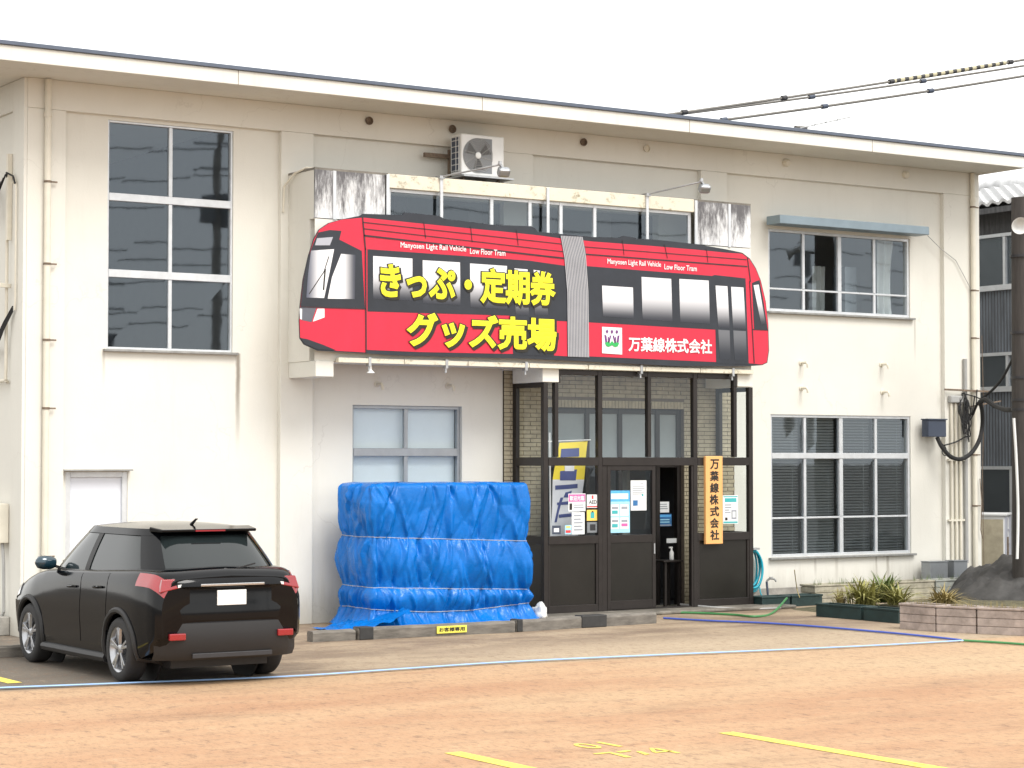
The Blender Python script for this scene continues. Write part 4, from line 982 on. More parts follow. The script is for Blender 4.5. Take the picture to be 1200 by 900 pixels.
for k in range(3):
    s0 = 0.0
    while s0 < 1.0:
        s0 += random.uniform(.007, .030)
        for up_ in (1, -1):
            if random.random() < .8:
                FOLDS.append((k, s0, up_, random.uniform(-.06, .06), random.uniform(.003, .006), random.uniform(.004, .016), random.uniform(.2, .65), random.choice((1, 1, -1))*random.uniform(.03, .085)))
for i in range(34):                                                  # long drapes from the top edge
    FOLDS.append((-1, random.random(), -1, random.uniform(-.09, .09), .004, .016, random.uniform(.5, .9), random.choice((1, -1))*random.uniform(.03, .08)))
random.seed(7)
def folds(s, z, zr):
    o = 0.0
    for (k, s0, up_, sl, w0, w1, ln, am) in FOLDS:
        dz = (z-zr[k+1])*up_
        if dz < -.01 or dz > ln: continue
        dz = max(0, dz); ds = s-s0-sl*dz; ds -= round(ds); w = w0+w1*dz
        if abs(ds) < w: o += am*(1-abs(ds)/w)*(1-dz/ln)*min(1, .25+dz*9)
    return o
def tarp_point(s, v):
    (x, y), n = tarp_path(s)
    z = TZ*(1-v)+.035*v
    flat = 0.0
    # tent-like bulges between the ropes, gathers close to them
    zr = [TZ+.02] + [rope_z(k, (x, y)) for k in range(3)] + [0.0]
    off = 0.0
    for k in range(4):
        if zr[k+1] <= z <= zr[k]:
            t = (zr[k]-z)/(zr[k]-zr[k+1]); amp = (.055, .075, .06, .0)[k]
            off = amp*math.sin(math.pi*min(1, t**(.62 if k == 0 else .85))) if k < 3 else .30*max(0, t)**1.7*(.35+.65*(noise.noise((s*9, 3, 0))+.5))
            edge = min(t, 1-t) if k else 1-t
            gather = math.exp(-edge*5.5)
    off -= .035
    per = s*NS
    off += folds(s, z, zr)
    low = min(1, (TZ-z)*4)
    vz = noise.voronoi((s*17+z*1.1, z*.75-s*4, 3.0))[0]; off += .075*(vz[1]-vz[0])*low-.03
    vz = noise.voronoi((s*60-z*3.1, z*2.0+s*9, 8.0))[0]; off += .022*(vz[1]-vz[0])*low
    off += .05*noise.noise((s*9, z*.9, 2.0))*low
    # one deep vertical fold near the front-left corner
    ds = (s-.985) % 1; ds = min(ds, 1-ds)
    if z > 1.1: off -= .03*math.exp(-(ds/.004)**2)
    top = max(0, 1-(TZ-z)/.05); off -= .035*top*top
    return (x+n[0]*off, y+n[1]*off, z - (.015*noise.noise((s*30, 2, 2)) if v < .02 else 0))
t_ = MB(); vs = [tarp_point(i/NS, (j/NZ)) for j in range(NZ+1) for i in range(NS)]; fs = []
for j in range(NZ):
    for i in range(NS): a = j*NS+i; b_ = j*NS+(i+1) % NS; fs.append((a, b_, b_+NS, a+NS))
cxy = ((TX0+TX1)/2, (TY0+TY1)/2); o0 = len(vs)
for k in range(1, 9):
    f_ = 1-k/9
    for i in range(NS):
        p = vs[i]; xx, yy = cxy[0]+(p[0]-cxy[0])*f_, cxy[1]+(p[1]-cxy[1])*f_
        vs.append((xx, yy, TZ+.012-.02*noise.noise((xx*3, yy*3, 1))-.01*(1-f_)))
for k in range(8):
    a0 = 0 if k == 0 else o0+(k-1)*NS; b0 = o0+k*NS
    for i in range(NS): fs.append((a0+i, b0+i, b0+(i+1) % NS, a0+(i+1) % NS))
fs.append([o0+7*NS+i for i in range(NS)])
t_.add(vs, fs, True); tob = t_.build('tarp', 'tarp', tp)
tob.data.set_sharp_from_angle(angle=rad(180))
for k in range(3):
    rp = []
    for i in range(200):
        s = i/200; (x, y), n = tarp_path(s); z = rope_z(k, (x, y)); q = tarp_point(s, (TZ-z)/(TZ-.035))
        rp.append((q[0]+n[0]*.006, q[1]+n[1]*.006, z+.006*noise.noise((s*25, k, 0))))
    r_ = MB(); r_.tube(rp, .005, 6, closed=True); r_.build('rope', 'rope', tp)
# skirt of the sheet trailing on the ground to the left
sk = MB(); n_ = 26; vs = []; fs = []
for j in range(n_+1):
    for i in range(n_+1):
        u, v = i/n_, j/n_; x = 13.1+u*1.1; y = -1.75+v*.95; hgt = .26*max(0, u-.15)**1.2*(1-.35*abs(v-.4))
        vs.append((x-.12*(1-v)*u, y+.07*noise.noise((u*3, 1, 2)), .012+hgt+.05*max(0, 1-abs(noise.noise((u*4+v*2, v*5, 1)))*3)*(.3+u)))
for j in range(n_):
    for i in range(n_): a = j*(n_+1)+i; fs.append((a, a+1, a+n_+2, a+n_+1))
sk.add(vs, fs, True); sk.build('trailing_skirt', 'tarp', tp)

# stones and a bag holding things down
def blob(name, c, r, sc, matn, lab, cat, amp=.3, seed=0):
    m_ = bmesh.new(); bmesh.ops.create_icosphere(m_, subdivisions=3, radius=1)
    me = bpy.data.meshes.new(name)
    for v in m_.verts:
        k = 1+amp*noise.noise(v.co*1.7+Vector((seed, 0, 0))); v.co = Vector((v.co.x*sc[0]*k*r, v.co.y*sc[1]*k*r, max(-.55*sc[2]*r, v.co.z*sc[2]*k*r)))
    m_.to_mesh(me); m_.free(); me.polygons.foreach_set('use_smooth', [True]*len(me.polygons)); me.materials.append(MATS[matn])
    o = bpy.data.objects.new(name, me); COL.objects.link(o); o.location = c; tag(o, lab, cat); return o
blob('plastic_bag', (16.42, -1.2, .11), .13, (.8, .8, 1.0), 'white_plastic', 'crumpled white plastic bag at the right foot of the blue tarp', 'bag', .5, 3)
for (px, py, w_, lab) in ((437, 735, .30, 'flat white weight on the trailing tarp corner'), (585, 727, .42, 'long flat pale weight at the front foot of the tarp')):
    p = ground_at(px, py, .1); m_ = MB(); m_.lathe([(w_*.30, -.03), (w_*.5, -.02), (w_*.52, .0), (w_*.40, .02), (0, .024)], (p.x, -1.95, .06), (0, 0, 1), 18)
    tag(m_.build('flat_weight', 'planter_pale'), lab, 'weight')

# ================================================================== WHEEL STOPS
def stop(x0, x1, y, h, lab, ends=(), rot=0):
    t = root('wheel_stop', ((x0+x1)/2, y, 0), lab, 'wheel stop', 'low timbers in front of the tarp and porch')
    m_ = MB(); n = 14; vs = []; fs = []
    prof = [(-.075, .0), (-.08, h*.8), (-.06, h), (.06, h), (.08, h*.8), (.075, 0)]
    for i in range(n+1):
        x = x0+(x1-x0)*i/n
        for (a, z) in prof: vs.append((x, y+a+.008*noise.noise((x*3, a*9, 2))+rot*(x-x0), max(0, z+.008*noise.noise((x*4, a*7, 7)))))
    k = len(prof)
    for i in range(n):
        for j in range(k-1): a = i*k+j; fs.append((a, a+1, a+k+1, a+k))
    fs.append(list(range(k))); fs.append([n*k+k-1-j for j in range(k)])
    m_.add(vs, fs); m_.build('beam', 'timber_kerb', t)
    for (a, c) in ends: MB().box(a, c, y-.092+rot*(a-x0), y+.09+rot*(a-x0), .001, h+.012).build('black_band', 'black_paint', t, bevel=.01)
    return t
stop(12.15, 12.74, -2.55, .13, 'short weathered beam end at the left of the tarp')
w2 = stop(12.77, 15.03, -2.58, .145, 'dark weathered beam bearing a yellow plate in front of the blue tarp', ((12.775, 12.97),), -.02)
stop(15.07, 17.46, -2.60, .15, 'pale weathered beam with black bands before the porch doors', ((15.075, 15.16), (16.15, 16.55)), .08)
stop(7.9, 8.62, -2.45, .13, 'short beam at the front tyre of the dark car', ())
pl = MB(); pl.box(13.86, 14.30, -2.703, -2.695, .035, .125); pl = pl.build('plate', 'plate_yellow', w2)
q = MB(); text_on(q, 'お客様専用', 13.89, 14.27, .052, .108, -2.7035, .035, .001); q.build('lettering', 'ink', pl)

# ================================================================== HOSES AND PIPES ON THE GROUND
def spline(pts, n=8):
    P = [Vector(p) for p in pts]; out = []
    for i in range(len(P)-1):
        p0, p1, p2, p3 = P[max(0, i-1)], P[i], P[i+1], P[min(len(P)-1, i+2)]
        for k in range(n):
            t = k/n; out.append(.5*((2*p1)+(p2-p0)*t+(2*p0-5*p1+4*p2-p3)*t*t+(3*p1-p0-3*p2+p3)*t**3))
    out.append(P[-1]); return out
def gp(px, py, z=.02): p = ground_at(px, py); return (p.x, p.y, z)
h_ = MB(); h_.tube(spline([gp(-60, 812), gp(0, 808.5), gp(115, 804), gp(335, 795), gp(470, 786), gp(600, 777.5), gp(760, 770), gp(900, 764), gp(1030, 758), gp(1128, 752.5)]), .026, 8, flat=.35)
tag(h_.build('sprinkler_hose', 'hose_lightblue'), 'pale blue flat hose running the width of the lot behind the car', 'hose')
h_ = MB(); h_.tube(spline([gp(778, 726), gp(830, 729), gp(900, 732), gp(970, 737), gp(1050, 744), gp(1100, 749), gp(1126, 752)]), .022, 8, flat=.6)
tag(h_.build('water_hose', 'hose_blue'), 'dark blue hose from the porch to the pale hose', 'hose')
h_ = MB(); h_.tube(spline([gp(1129, 752.5), gp(1165, 754.5), gp(1200, 757), gp(1260, 762)]), .018, 8, flat=.8)
tag(h_.build('water_hose', 'hose_green'), 'green hose end leading out of frame at the lower right', 'hose')
h_ = MB(); h_.tube(spline([gp(776, 719), gp(820, 720), gp(860, 722), gp(885, 724), gp(905, 720), gp(922, 712, .14)]), .016, 8)
tag(h_.build('garden_hose', 'hose_green'), 'thin green garden hose at the foot of the porch', 'hose')
h_ = MB(); h_.tube(spline([gp(795, 713.5, .07), gp(840, 716, .05), gp(885, 715), gp(915, 714)]), .016, 8)
tag(h_.build('ground_pipe', 'pipe_grey'), 'grey pipe lying along the porch step', 'pipe')
# tap with hanging coil of cyan hose
tpz = root('garden_tap', (21.5, -.22, 0), 'bent grey standpipe with a tap beside the porch', 'tap')
MB().tube(spline([(21.30, -.62, .03), (21.30, -.40, .03), (21.30, -.25, .06), (21.30, -.22, .2), (21.30, -.2, .34)]), .018, 8).build('pipe', 'slate_box', tpz)
q = MB(); q.tube(spline([(21.30, -.2, .34), (21.33, -.23, .38), (21.38, -.28, .38), (21.41, -.30, .34)]), .016, 8); q.box(21.32, 21.38, -.26, -.24, .40, .412); q.build('spout', 'pipe_grey', tpz)
cl = root('hose_coil', (21.17, -.1, .2), 'coil of bright cyan hose hanging on the wall beside the porch', 'hose')
q = MB()
for k in range(7):
    cx_ = 21.13+.015*math.sin(k*2.1); w_ = .17+.02*(k % 3); top = .88-.012*k; bot = .18+.03*((k*5) % 4)
    q.tube([(cx_+w_*math.sin(t), PY-.05-.022*k, (top+bot)/2+(top-bot)/2*math.cos(t)) for t in [2*math.pi*i/40 for i in range(40)]], .016, 7, closed=True)
q.tube(spline([(21.2, -.15, .25), (21.24, -.2, .1), (21.5, -.4, .03), (21.7, -.6, .02)]), .011, 7)
q.build('loops', 'hose_cyan', cl)
MB().box(21.08, 21.2, -.16, PY-.001, .83, .86).build('hook', 'galvanised', cl)

# ================================================================== PLANTERS, BED, PLANTS
def planter(p0, p1, wid, h, matn, lab, name='block_planter', grooves=3, grp=None, side=1):
    """planter whose near face runs from p0 to p1 on the ground"""
    p0, p1 = Vector(p0+(0,)), Vector(p1+(0,)); d = p1-p0; Ln = d.length; d.normalize(); n = Vector((-d.y, d.x, 0))*side
    t = root(name, tuple((p0+p1)/2), lab, 'planter', grp)
    def P(a, b_, z): return p0+d*a+n*b_+Vector((0, 0, z))
    def bx(m_, a0, a1, b0, b1, z0, z1):
        vs = [P(a, b_, z) for a in (a0, a1) for b_ in (b0, b1) for z in (z0, z1)]
        m_.add(vs, [(0, 1, 3, 2), (4, 6, 7, 5), (0, 4, 5, 1), (2, 3, 7, 6), (0, 2, 6, 4), (1, 5, 7, 3)])
    m_ = MB(); e = .035; hz = h-.03
    k = max(1, grooves)
    for i in range(k):
        z0, z1 = hz*i/k, hz*(i+1)/k-(.008 if grooves else 0)
        bx(m_, .012, Ln-.012, .008, e, z0, z1); bx(m_, .012, Ln-.012, wid-e, wid-.008, z0, z1); bx(m_, .012, e, e, wid-e, z0, z1); bx(m_, Ln-e, Ln-.012, e, wid-e, z0, z1)
        if grooves:
            for (a0, a1, b0, b1) in ((.02, Ln-.02, .016, e), (.02, e, e, wid-e), (Ln-e, Ln-.02, e, wid-e)): bx(m_, a0, a1, b0, b1, z1, z1+.008)
    m_.build('tub', matn, t, bevel=.004, segs=1)
    m_ = MB()
    bx(m_, 0, Ln-.001, 0, e+.01, hz, h); bx(m_, 0, Ln-.001, wid-e-.01, wid, hz, h); bx(m_, 0, e+.01, e+.01, wid-e-.01, hz, h); bx(m_, Ln-e-.01, Ln-.001, e+.01, wid-e-.01, hz, h)
    m_.build('rim', matn, t, bevel=.008)
    m_ = MB(); bx(m_, e, Ln-e, e, wid-e, .01, h-.045); m_.build('earth', 'soil', t)
    return t
cx0 = [at(px, 700, -.78).x for px in (954, 1010, 1096, 1138)]
for i, (mm, lab) in enumerate((('planter_cream', 'cream block planter along the wall, nearest the porch'), ('planter_cream', 'longer cream block planter in the middle under the window'), ('planter_pale', 'pale planter along the wall below the grey meter boxes'))):
    planter((cx0[i], -.80), (cx0[i+1]-.015, -.80), .36, .30, mm, lab, grooves=3, grp='block planters along the wall')
gx = [at(px, 712, -.95).x for px in (893, 928, 966)]
planter((gx[0], -.95), (gx[1]-.02, -.95), .3, .17, 'planter_green', 'dark green trough beside the porch tap', 'plastic_planter', 0, 'dark green troughs')
planter((gx[1], -.95), (gx[2]-.02, -.95), .3, .17, 'planter_green', 'dark green trough at the left end of the cream planters', 'plastic_planter', 0, 'dark green troughs')
e0, e1, e2 = ground_at(955, 722.5), ground_at(1010, 727), ground_at(1053, 731)
planter((e0.x, e0.y), (e1.x, e1.y+.02), .3, .19, 'planter_green', 'dark green trough in front of the leafy tufts', 'plastic_planter', 0, 'dark green troughs')
planter((e1.x, e1.y-.01), (e2.x, e2.y), .3, .19, 'planter_green', 'dark green trough touching the pink planters', 'plastic_planter', 0, 'dark green troughs')
PP = [ground_at(px, py) for px, py in ((1053, 737), (1096, 740.5), (1144, 743), (1202, 745.5), (1262, 748))]
for i in range(4):
    planter((PP[i].x, PP[i].y), (PP[i+1].x, PP[i+1].y), .34, .34, 'planter_pink', ('pinkish block planter at the left end of its row', 'pinkish block planter in the middle of its row', 'pinkish block planter with a chipped rim at the right edge', 'pinkish block planter cut off by the right edge')[i], grooves=3, grp='pinkish block planters')
# bed behind the planters: earth heaped up
sb_ = MB(); n_ = 40; vs = []; fs = []
for j in range(n_+1):
    for i in range(n_+1):
        u, v = i/n_, j/n_; y = -8.5+v*7.4; xl = 20.25+.3*max(0, (-5-y)); x = xl+.25+u*(27.5-xl)
        vs.append((x, y, -.03+.085*min(1, u*14)*min(1, (1-v)*14)*min(1, v*14)+.035*noise.noise((x*1.5, y*1.5, 0))))
for j in range(n_):
    for i in range(n_): a = j*(n_+1)+i; fs.append((a, a+1, a+n_+2, a+n_+1))
sb_.add(vs, fs, True); structure(sb_.build('planting_bed', 'moss'))
def tuft(c, n, ln, matn, lab, spread=.9, cat='plant', wid=.016, lean=1.0, group=None):
    m_ = MB()
    for k in range(n):
        a = random.uniform(0, 2*math.pi); L_ = ln*random.uniform(.55, 1.1); out = spread*random.uniform(.25, 1)*lean; w_ = wid*random.uniform(.6, 1.2)
        b0 = Vector((c[0]+random.gauss(0, ln*.12), c[1]+random.gauss(0, ln*.12), c[2])); side = Vector((-math.sin(a), math.cos(a), 0))*w_
        pts = []
        for s in range(6):
            t = s/5; r = L_*out*t*(.55+.45*t); z = L_*(1.0*t-out*.62*t*t); pts.append(b0+Vector((math.cos(a)*r, math.sin(a)*r, max(.0, z))))
        vs = []; 
        for s, p in enumerate(pts):
            ww = (.55, .9, 1, .85, .55, .08)[s]; vs += [p-side*ww, p+side*ww]
        m_.add(vs, [(2*s, 2*s+1, 2*s+3, 2*s+2) for s in range(5)], True)
    o = m_.build('grass_tuft', matn); tag(o, lab, cat, group); return o
def gpz(px, py, z): p = ground_at(px, py, z); return (p.x, p.y, z)
tuft(gpz(1012, 709, .10), 170, .58, 'leaf_olive', 'yellowish strap-leaved tuft behind the green troughs', 1.35, wid=.017)
tuft(gpz(1036, 706, .10), 170, .56, 'leaf_green', 'dark green strap-leaved tuft right of the yellowish one', 1.25, wid=.017)
tuft(gpz(1052, 709, .10), 110, .50, 'leaf_olive', 'small yellowish tuft above the first pink planter', 1.35, wid=.015)
tuft(gpz(1107, 712, .15), 220, .42, 'leaf_dry', 'dry straw-coloured tuft behind the pink planters', 1.5, wid=.012)
tuft(gpz(985, 712, .05), 50, .34, 'leaf_dry', 'few dry stems behind the left green trough', .8, wid=.012)
wd = MB()
for k in range(46):                                                  # weeds along the planters' earth
    x = random.uniform(cx0[0]+.1, cx0[3]-.1); b0 = Vector((x, -.62+random.uniform(-.1, .1), .25))
    for q in range(3):
        d = Vector((random.uniform(-.05, .05), random.uniform(-.05, .05), random.uniform(.06, .16))); sd_ = Vector((.006, 0, 0)); wd.add([b0-sd_, b0+sd_, b0+d], [(0, 1, 2)])
o = wd.build('planter_weeds', 'leaf_green'); o['kind'] = 'stuff'; o['label'] = 'sparse weeds in the block planters'; o['category'] = 'weeds'
wd = MB()
for k in range(260):
    i = random.randrange(4); t = random.random(); p = PP[i].lerp(PP[i+1], t); d = (PP[i+1]-PP[i]).normalized(); n = Vector((-d.y, d.x, 0))
    b0 = Vector((p.x, p.y, .29))+n*random.uniform(.06, .28)
    dd = Vector((random.uniform(-.03, .03), random.uniform(-.03, .03), random.uniform(.05, .14))); sd_ = d*.005; wd.add([b0-sd_, b0+sd_, b0+dd], [(0, 1, 2)])
o = wd.build('dry_stubble', 'leaf_dry'); o['kind'] = 'stuff'; o['label'] = 'dry stubble in the pinkish planters'; o['category'] = 'weeds'
st = MB(); st.tube(spline([gpz(937, 700, .2), gpz(934, 690, .3), gpz(931, 668, .6)]), .007, 5); tag(st.build('dry_stalk', 'leaf_dry'), 'single dry stalk against the wall left of the planters', 'stalk')
st = MB(); st.bar(tuple(at(985, 706, -2.0)), tuple(at(1002, 694, -1.2)), .02); tag(st.build('leaning_stick', 'timber_kerb'), 'thin stick leaning on the cream planter', 'stick')
# heap round the pole
hp = MB(); n_ = 120; vs = []; fs = []; PC = (25.85, -1.7)
for j in range(n_+1):
    for i in range(n_+1):
        x, y = PC[0]-2.6+5.2*i/n_, PC[1]-2.6+5.2*j/n_; r = math.hypot(x-PC[0], (y-PC[1])*1.05)/1.75
        h = .86*max(0, 1-r)**.85 if r < 1 else 0
        vv = noise.voronoi((x*2.6, y*2.6, 1.0))[0]; nn = noise.noise((x*1.3, y*1.3, 3))*.16+abs(noise.noise((x*3, y*3, 5)))*.14+noise.noise((x*8, y*8, 1))*.05+.10*(vv[1]-vv[0])+.03*abs(noise.noise((x*17, y*17, 2)))
        vs.append((x, y, .02+h+nn*min(1, h*4)-(.25 if h == 0 else 0)))
for j in range(n_):
    for i in range(n_): a = j*(n_+1)+i; fs.append((a, a+1, a+n_+2, a+n_+1))
hp.add(vs, fs, True); tag(hp.build('earth_heap', 'mound_dark'), 'dark heap of earth and sheeting around the foot of the pole', 'heap')

# ================================================================== UTILITY POLE, HORN, WALL CABLES
up = root('utility_pole', (24.86, -2.15, 0), 'dark wooden pole cut off by the right edge of the picture', 'pole')
PXc, PYc = at(1200, 500, -2.15).x, -2.15
up.location = (PXc, PYc, 0); WL[up.name] = Vector((PXc, PYc, 0))
MB().tube([(PXc, PYc, 0), (PXc, PYc, 3), (PXc, PYc, 6.32)], [.20, .185, .165], 16).build('shaft', 'pole_wood', up)
for z in (3.0, 3.15, 3.5, 4.2, 5.4): MB().lathe([(.18, -.02), (.195, -.02), (.195, .02), (.18, .02)], (PXc, PYc, z), (0, 0, 1), 16).build('steel_band', 'black_plastic', up)
MB().tube(spline([at(1188, 490, -2.35), at(1191, 540, -2.36), at(1193, 600, -2.37), at(1192, 655, -2.38)]), .022, 8).build('white_conduit', 'white_plastic', up)
hn = root('horn_loudspeaker', tuple(at(1192, 268, -2.4)), 'white horn loudspeaker fixed to the dark pole', 'loudspeaker')
hc = at(1194, 262, -2.5); ax = Vector((-.55, -.75, -.35)).normalized()
MB().lathe([(.03, -.10), (.045, -.09), (.05, -.02), (.07, .06), (.12, .13), (.135, .135), (.11, .12), (.05, .04), (0, .03)], hc, ax, 20).build('horn', 'white_plastic', hn)
MB().bar(hc, (PXc, PYc-.1, hc.z-.02), .03).build('bracket', 'galvanised', hn)
bx_ = root('junction_box', (25.0, -.1, 2.6), 'dark blue-grey box on the wall where the black cables end', 'box')
(a0, z1), (a1, z0) = xz(1087, 492, -.14), xz(1108, 512, -.14)
MB().box(a0, a1, -.16, -.002, z0, z1).build('case', 'slate_box', bx_, bevel=.008)
MB().box(a0-.02, a1+.01, -.18, -.002, z1+.001, z1+.02).build('lid', 'slate_box', bx_)
cb = root('cable_bundle', (25.6, -.2, 3.0), 'loops of black cables hanging from the wall towards the pole', 'cables')
def cbl(pts, r, nm='cable'):
    MB().tube(spline([at(px, py, Y) for px, py, Y in pts], 6), r, 8).build(nm, 'black_rubber', cb)
cbl([(1098, 512, -.1), (1104, 524, -.15), (1114, 535, -.2), (1126, 538, -.22), (1138, 531, -.25), (1147, 517, -.28), (1151, 500, -.3), (1151, 482, -.4), (1148, 470, -.5)], .035)
cbl([(1148, 472, -.5), (1155, 468, -.7), (1165, 475, -1.0), (1178, 480, -1.5), (1190, 479, -2.0), (1215, 470, -2.2)], .040)
cbl([(1140, 486, -.15), (1145, 474, -.3), (1152, 466, -.5), (1164, 456, -.9), (1176, 441, -1.4), (1190, 415, -1.9), (1205, 395, -2.2)], .022)
for k in range(9):
    random.seed(40+k); x0 = random.uniform(1124, 1140); x1 = random.uniform(1124, 1146); y0 = random.uniform(462, 486); d = random.uniform(22, 45)
    cbl([(x0, y0, -.08), (x0+random.uniform(-6, 6), y0+d*.6, -.12), ((x0+x1)/2, y0+d, -.14), (x1, y0+d*.5, -.14), (x1+random.uniform(-5, 5), y0+random.uniform(-8, 6), -.12)], .010)
cbl([(1127, 462, -.06), (1132, 474, -.08), (1134, 492, -.1), (1137, 510, -.1), (1131, 512, -.1), (1120, 518, -.1), (1106, 522, -.1)], .012)
cbl([(1127, 461, -.08), (1140, 464, -.1), (1152, 469, -.4), (1165, 478, -.9)], .010)
cbl([(1105, 520, -.08), (1104, 530, -.08), (1108, 534, -.1), (1109, 527, -.1), (1106, 521, -.08)], .008)
random.seed(11)
for (pr, lab) in (((1085, 659, 1110, 683), 'lighter grey meter box low on the wall, left of its pair'), ((1113, 658, 1133, 681), 'darker grey box low on the wall below the conduits')):
    (a0, z1), (a1, z0) = xz(pr[0]+4, pr[1], -.22), xz(pr[2], pr[3], -.22)
    t = root('meter_box', ((a0+a1)/2, -.1, z0), lab, 'box', 'grey boxes low on the wall'); mm = 'grey_frame' if pr[0] < 1100 else 'grey_box'
    MB().box(a0, a1, -.24, -.032, z0, z1).build('case', mm, t, bevel=.008); MB().box(a0-.01, a1+.01, -.25, -.032, z1+.001, z1+.015).build('lid', mm, t)

# overhead cables and aerial
def overhead(pa, pb, Y, r, lab, grp='overhead cables at upper right'):
    A, Bp = at(*pa, Y), at(*pb, Y); d = Bp-A
    t = root('overhead_cable', tuple(A), lab, 'cable', grp)
    pts = []
    for i in range(33):
        u = -.35+i/32*2.6; p = A+d*u; p.z += .18*((u-.5)**2-.25)*.6
        pts.append(p)
    MB().tube(pts, r, 8).build('cable', 'cable_grey', t)
    return t, A, d
t1, A, d = overhead((785, 134), (1200, 70), 5.0, .024, 'uppermost overhead cable, with a striped guard')
p = lambda u: A+d*u+Vector((0, 0, .18*((u-.5)**2-.25)*.6))
MB().tube([p(.60+.34*i/10) for i in range(11)], .045, 10).build('striped_guard', 'cable_guard', t1)
for u in (.03, .29, .59, .95): MB().tube([p(u), p(u+.012)], .05, 10).build('clamp', 'black_plastic', t1)
t2, A, d = overhead((788, 135), (1200, 77), 5.3, .022, 'middle overhead cable, close under the striped one')
for u in (.36, .68): q0, q1 = A+d*u, A+d*(u+.014); dz = Vector((0, 0, .18*((u-.5)**2-.25)*.6)); MB().tube([q0+dz, q1+dz], .045, 10).build('clamp', 'slate_box', t2)
t3, A, d = overhead((845, 141), (1200, 89), 5.6, .026, 'lowest overhead cable, apart from the other two')
for u in (.0, .31, .66): q0, q1 = A+d*u, A+d*(u+.016); dz = Vector((0, 0, .18*((u-.5)**2-.25)*.6)); MB().tube([q0+dz, q1+dz], .05, 10).build('clamp', 'slate_box', t3)
an = root('roof_aerial', tuple(at(938, 152, 0.5)), 'thin aerial lying out over the roof edge', 'aerial')
q = MB(); q.tube([at(938, 150, .5), at(997, 137, .5)], .011, 6); q.tube([at(938, 149, .5), at(938, 160, .5)], .02, 6); q.build('boom', 'pipe_grey', an)
q = MB(); q.tube([at(932, 149, .5), at(945, 150, .6)], .03, 6)
for px, py in ((955, 146), (968, 143), (981, 140.5)): q.tube([at(px, py-2.5, .4), at(px, py+3, .6)], .006, 5)
q.build('elements', 'cable_grey', an)

# ================================================================== NEIGHBOURING HOUSE
NX = 29.0
nh = root('neighbouring_house', (NX, 4, 0), 'dark corrugated house with grey tiled roof behind the right end', 'house')
def nz_(py): return at(1165, py, at(1165, py, 0).y).z
def zN(px, py): r = _ray(px, py); return CAM_H + r.z*(NX/r.x)
zb = [zN(1168, y) for y in (246, 275, 340, 414, 455, 547, 640)]
HY0, HY1 = -2.2, 11.0
MB().box(NX+.06, NX+6, HY0, HY1, 0, zb[0]).build('wall', 'house_dark_wood', nh)
def corr(z0, z1, nm):
    m_ = MB(); y = HY0; vs = []; fs = []; i = 0
    while y < HY1:
        for z in (z0, z1): vs.append((NX+.02+(.018 if i % 2 else -.012), y, z))
        y += .038; i += 1
    for k in range(i-1): fs.append((2*k, 2*k+2, 2*k+3, 2*k+1))
    m_.add(vs, fs); m_.build(nm, 'house_metal', nh)
corr(zb[2], zb[3], 'corrugated_sheet'); corr(zb[4], zb[5], 'corrugated_sheet'); corr(zb[2]+.0, zb[2]+.001, 'corrugated_sheet') if False else None
MB().box(NX+.0, NX+.05, HY0, HY1, zb[1], zb[0]).build('weathered_boards', 'house_dark_wood', nh)
def nwin(z0, z1, ys):
    m_ = MB(); m_.box(NX-.05, NX+.03, HY0, HY1, z1-.05, z1+.01); m_.box(NX-.06, NX+.03, HY0, HY1, z0-.07, z0+.03)
    for y in ys: m_.box(NX-.04, NX+.03, y, y+.06, z0+.031, z1-.051)
    o = m_.build('window', 'white_frame', nh)
    yy = [HY0]+list(ys)+[HY1]
    for i in range(len(yy)-1): MB().quad((NX+.01, yy[i], z0), (NX+.01, yy[i+1], z0), (NX+.012, yy[i+1], z1), (NX+.01, yy[i], z1)).build('pane', 'pane_glass', o)
def yN(px): r = _ray(px, 400); return -CAM_D + r.y*(NX/r.x)
ys = sorted([yN(1180.5), yN(1180.5)-1.0, yN(1180.5)+1.6, yN(1180.5)+3.2])
nwin(zb[2]+.06, zb[1], ys); nwin(zb[4], zb[3], [y-.05 for y in ys]); nwin(zb[6]-.4, zb[5], [y-.12 for y in ys])
MB().box(NX+.03, NX+.058, HY0, HY1, .0, zb[0]-.01).build('wall_backing', 'dark_room', nh)
# tiled roof slope
ez, ex_ = zb[0]-.02, NX-.45; slope = math.atan(.30)
MB().add([(ex_, HY0-.4, ez), (ex_, HY1, ez), (ex_+4, HY1, ez+4*.30), (ex_+4, HY0-.4, ez+4*.30), (ex_, HY0-.4, ez-.1), (ex_, HY1, ez-.1), (ex_+4, HY1, ez+4*.30-.1), (ex_+4, HY0-.4, ez+4*.30-.1)],
         [(0, 1, 2, 3), (4, 5, 6, 7), (0, 1, 5, 4), (0, 3, 7, 4), (1, 2, 6, 5), (2, 3, 7, 6)]).build('roof_deck', 'house_dark_wood', nh)
tl = MB(); vs = []; fs = []; nT = 6
for j in (0, 1):
    for i in range(nT+1):
        u = i/nT; vs.append((.30*j, .27*u, .06*math.sin(u*2*math.pi)*.5+.10*(1-j)+.012))
for i in range(nT): fs.append((i, i+1, nT+2+i, nT+1+i))
fs += [(i+1, i, i, i+1) for i in []]
for i in range(nT+1): vs.append((0.0, .27*i/nT, vs[i][2]-.06))
o2 = 2*(nT+1)
for i in range(nT): fs.append((o2+i, o2+i+1, i+1, i))
tl.add(vs, fs, True); proto = None
k = 0
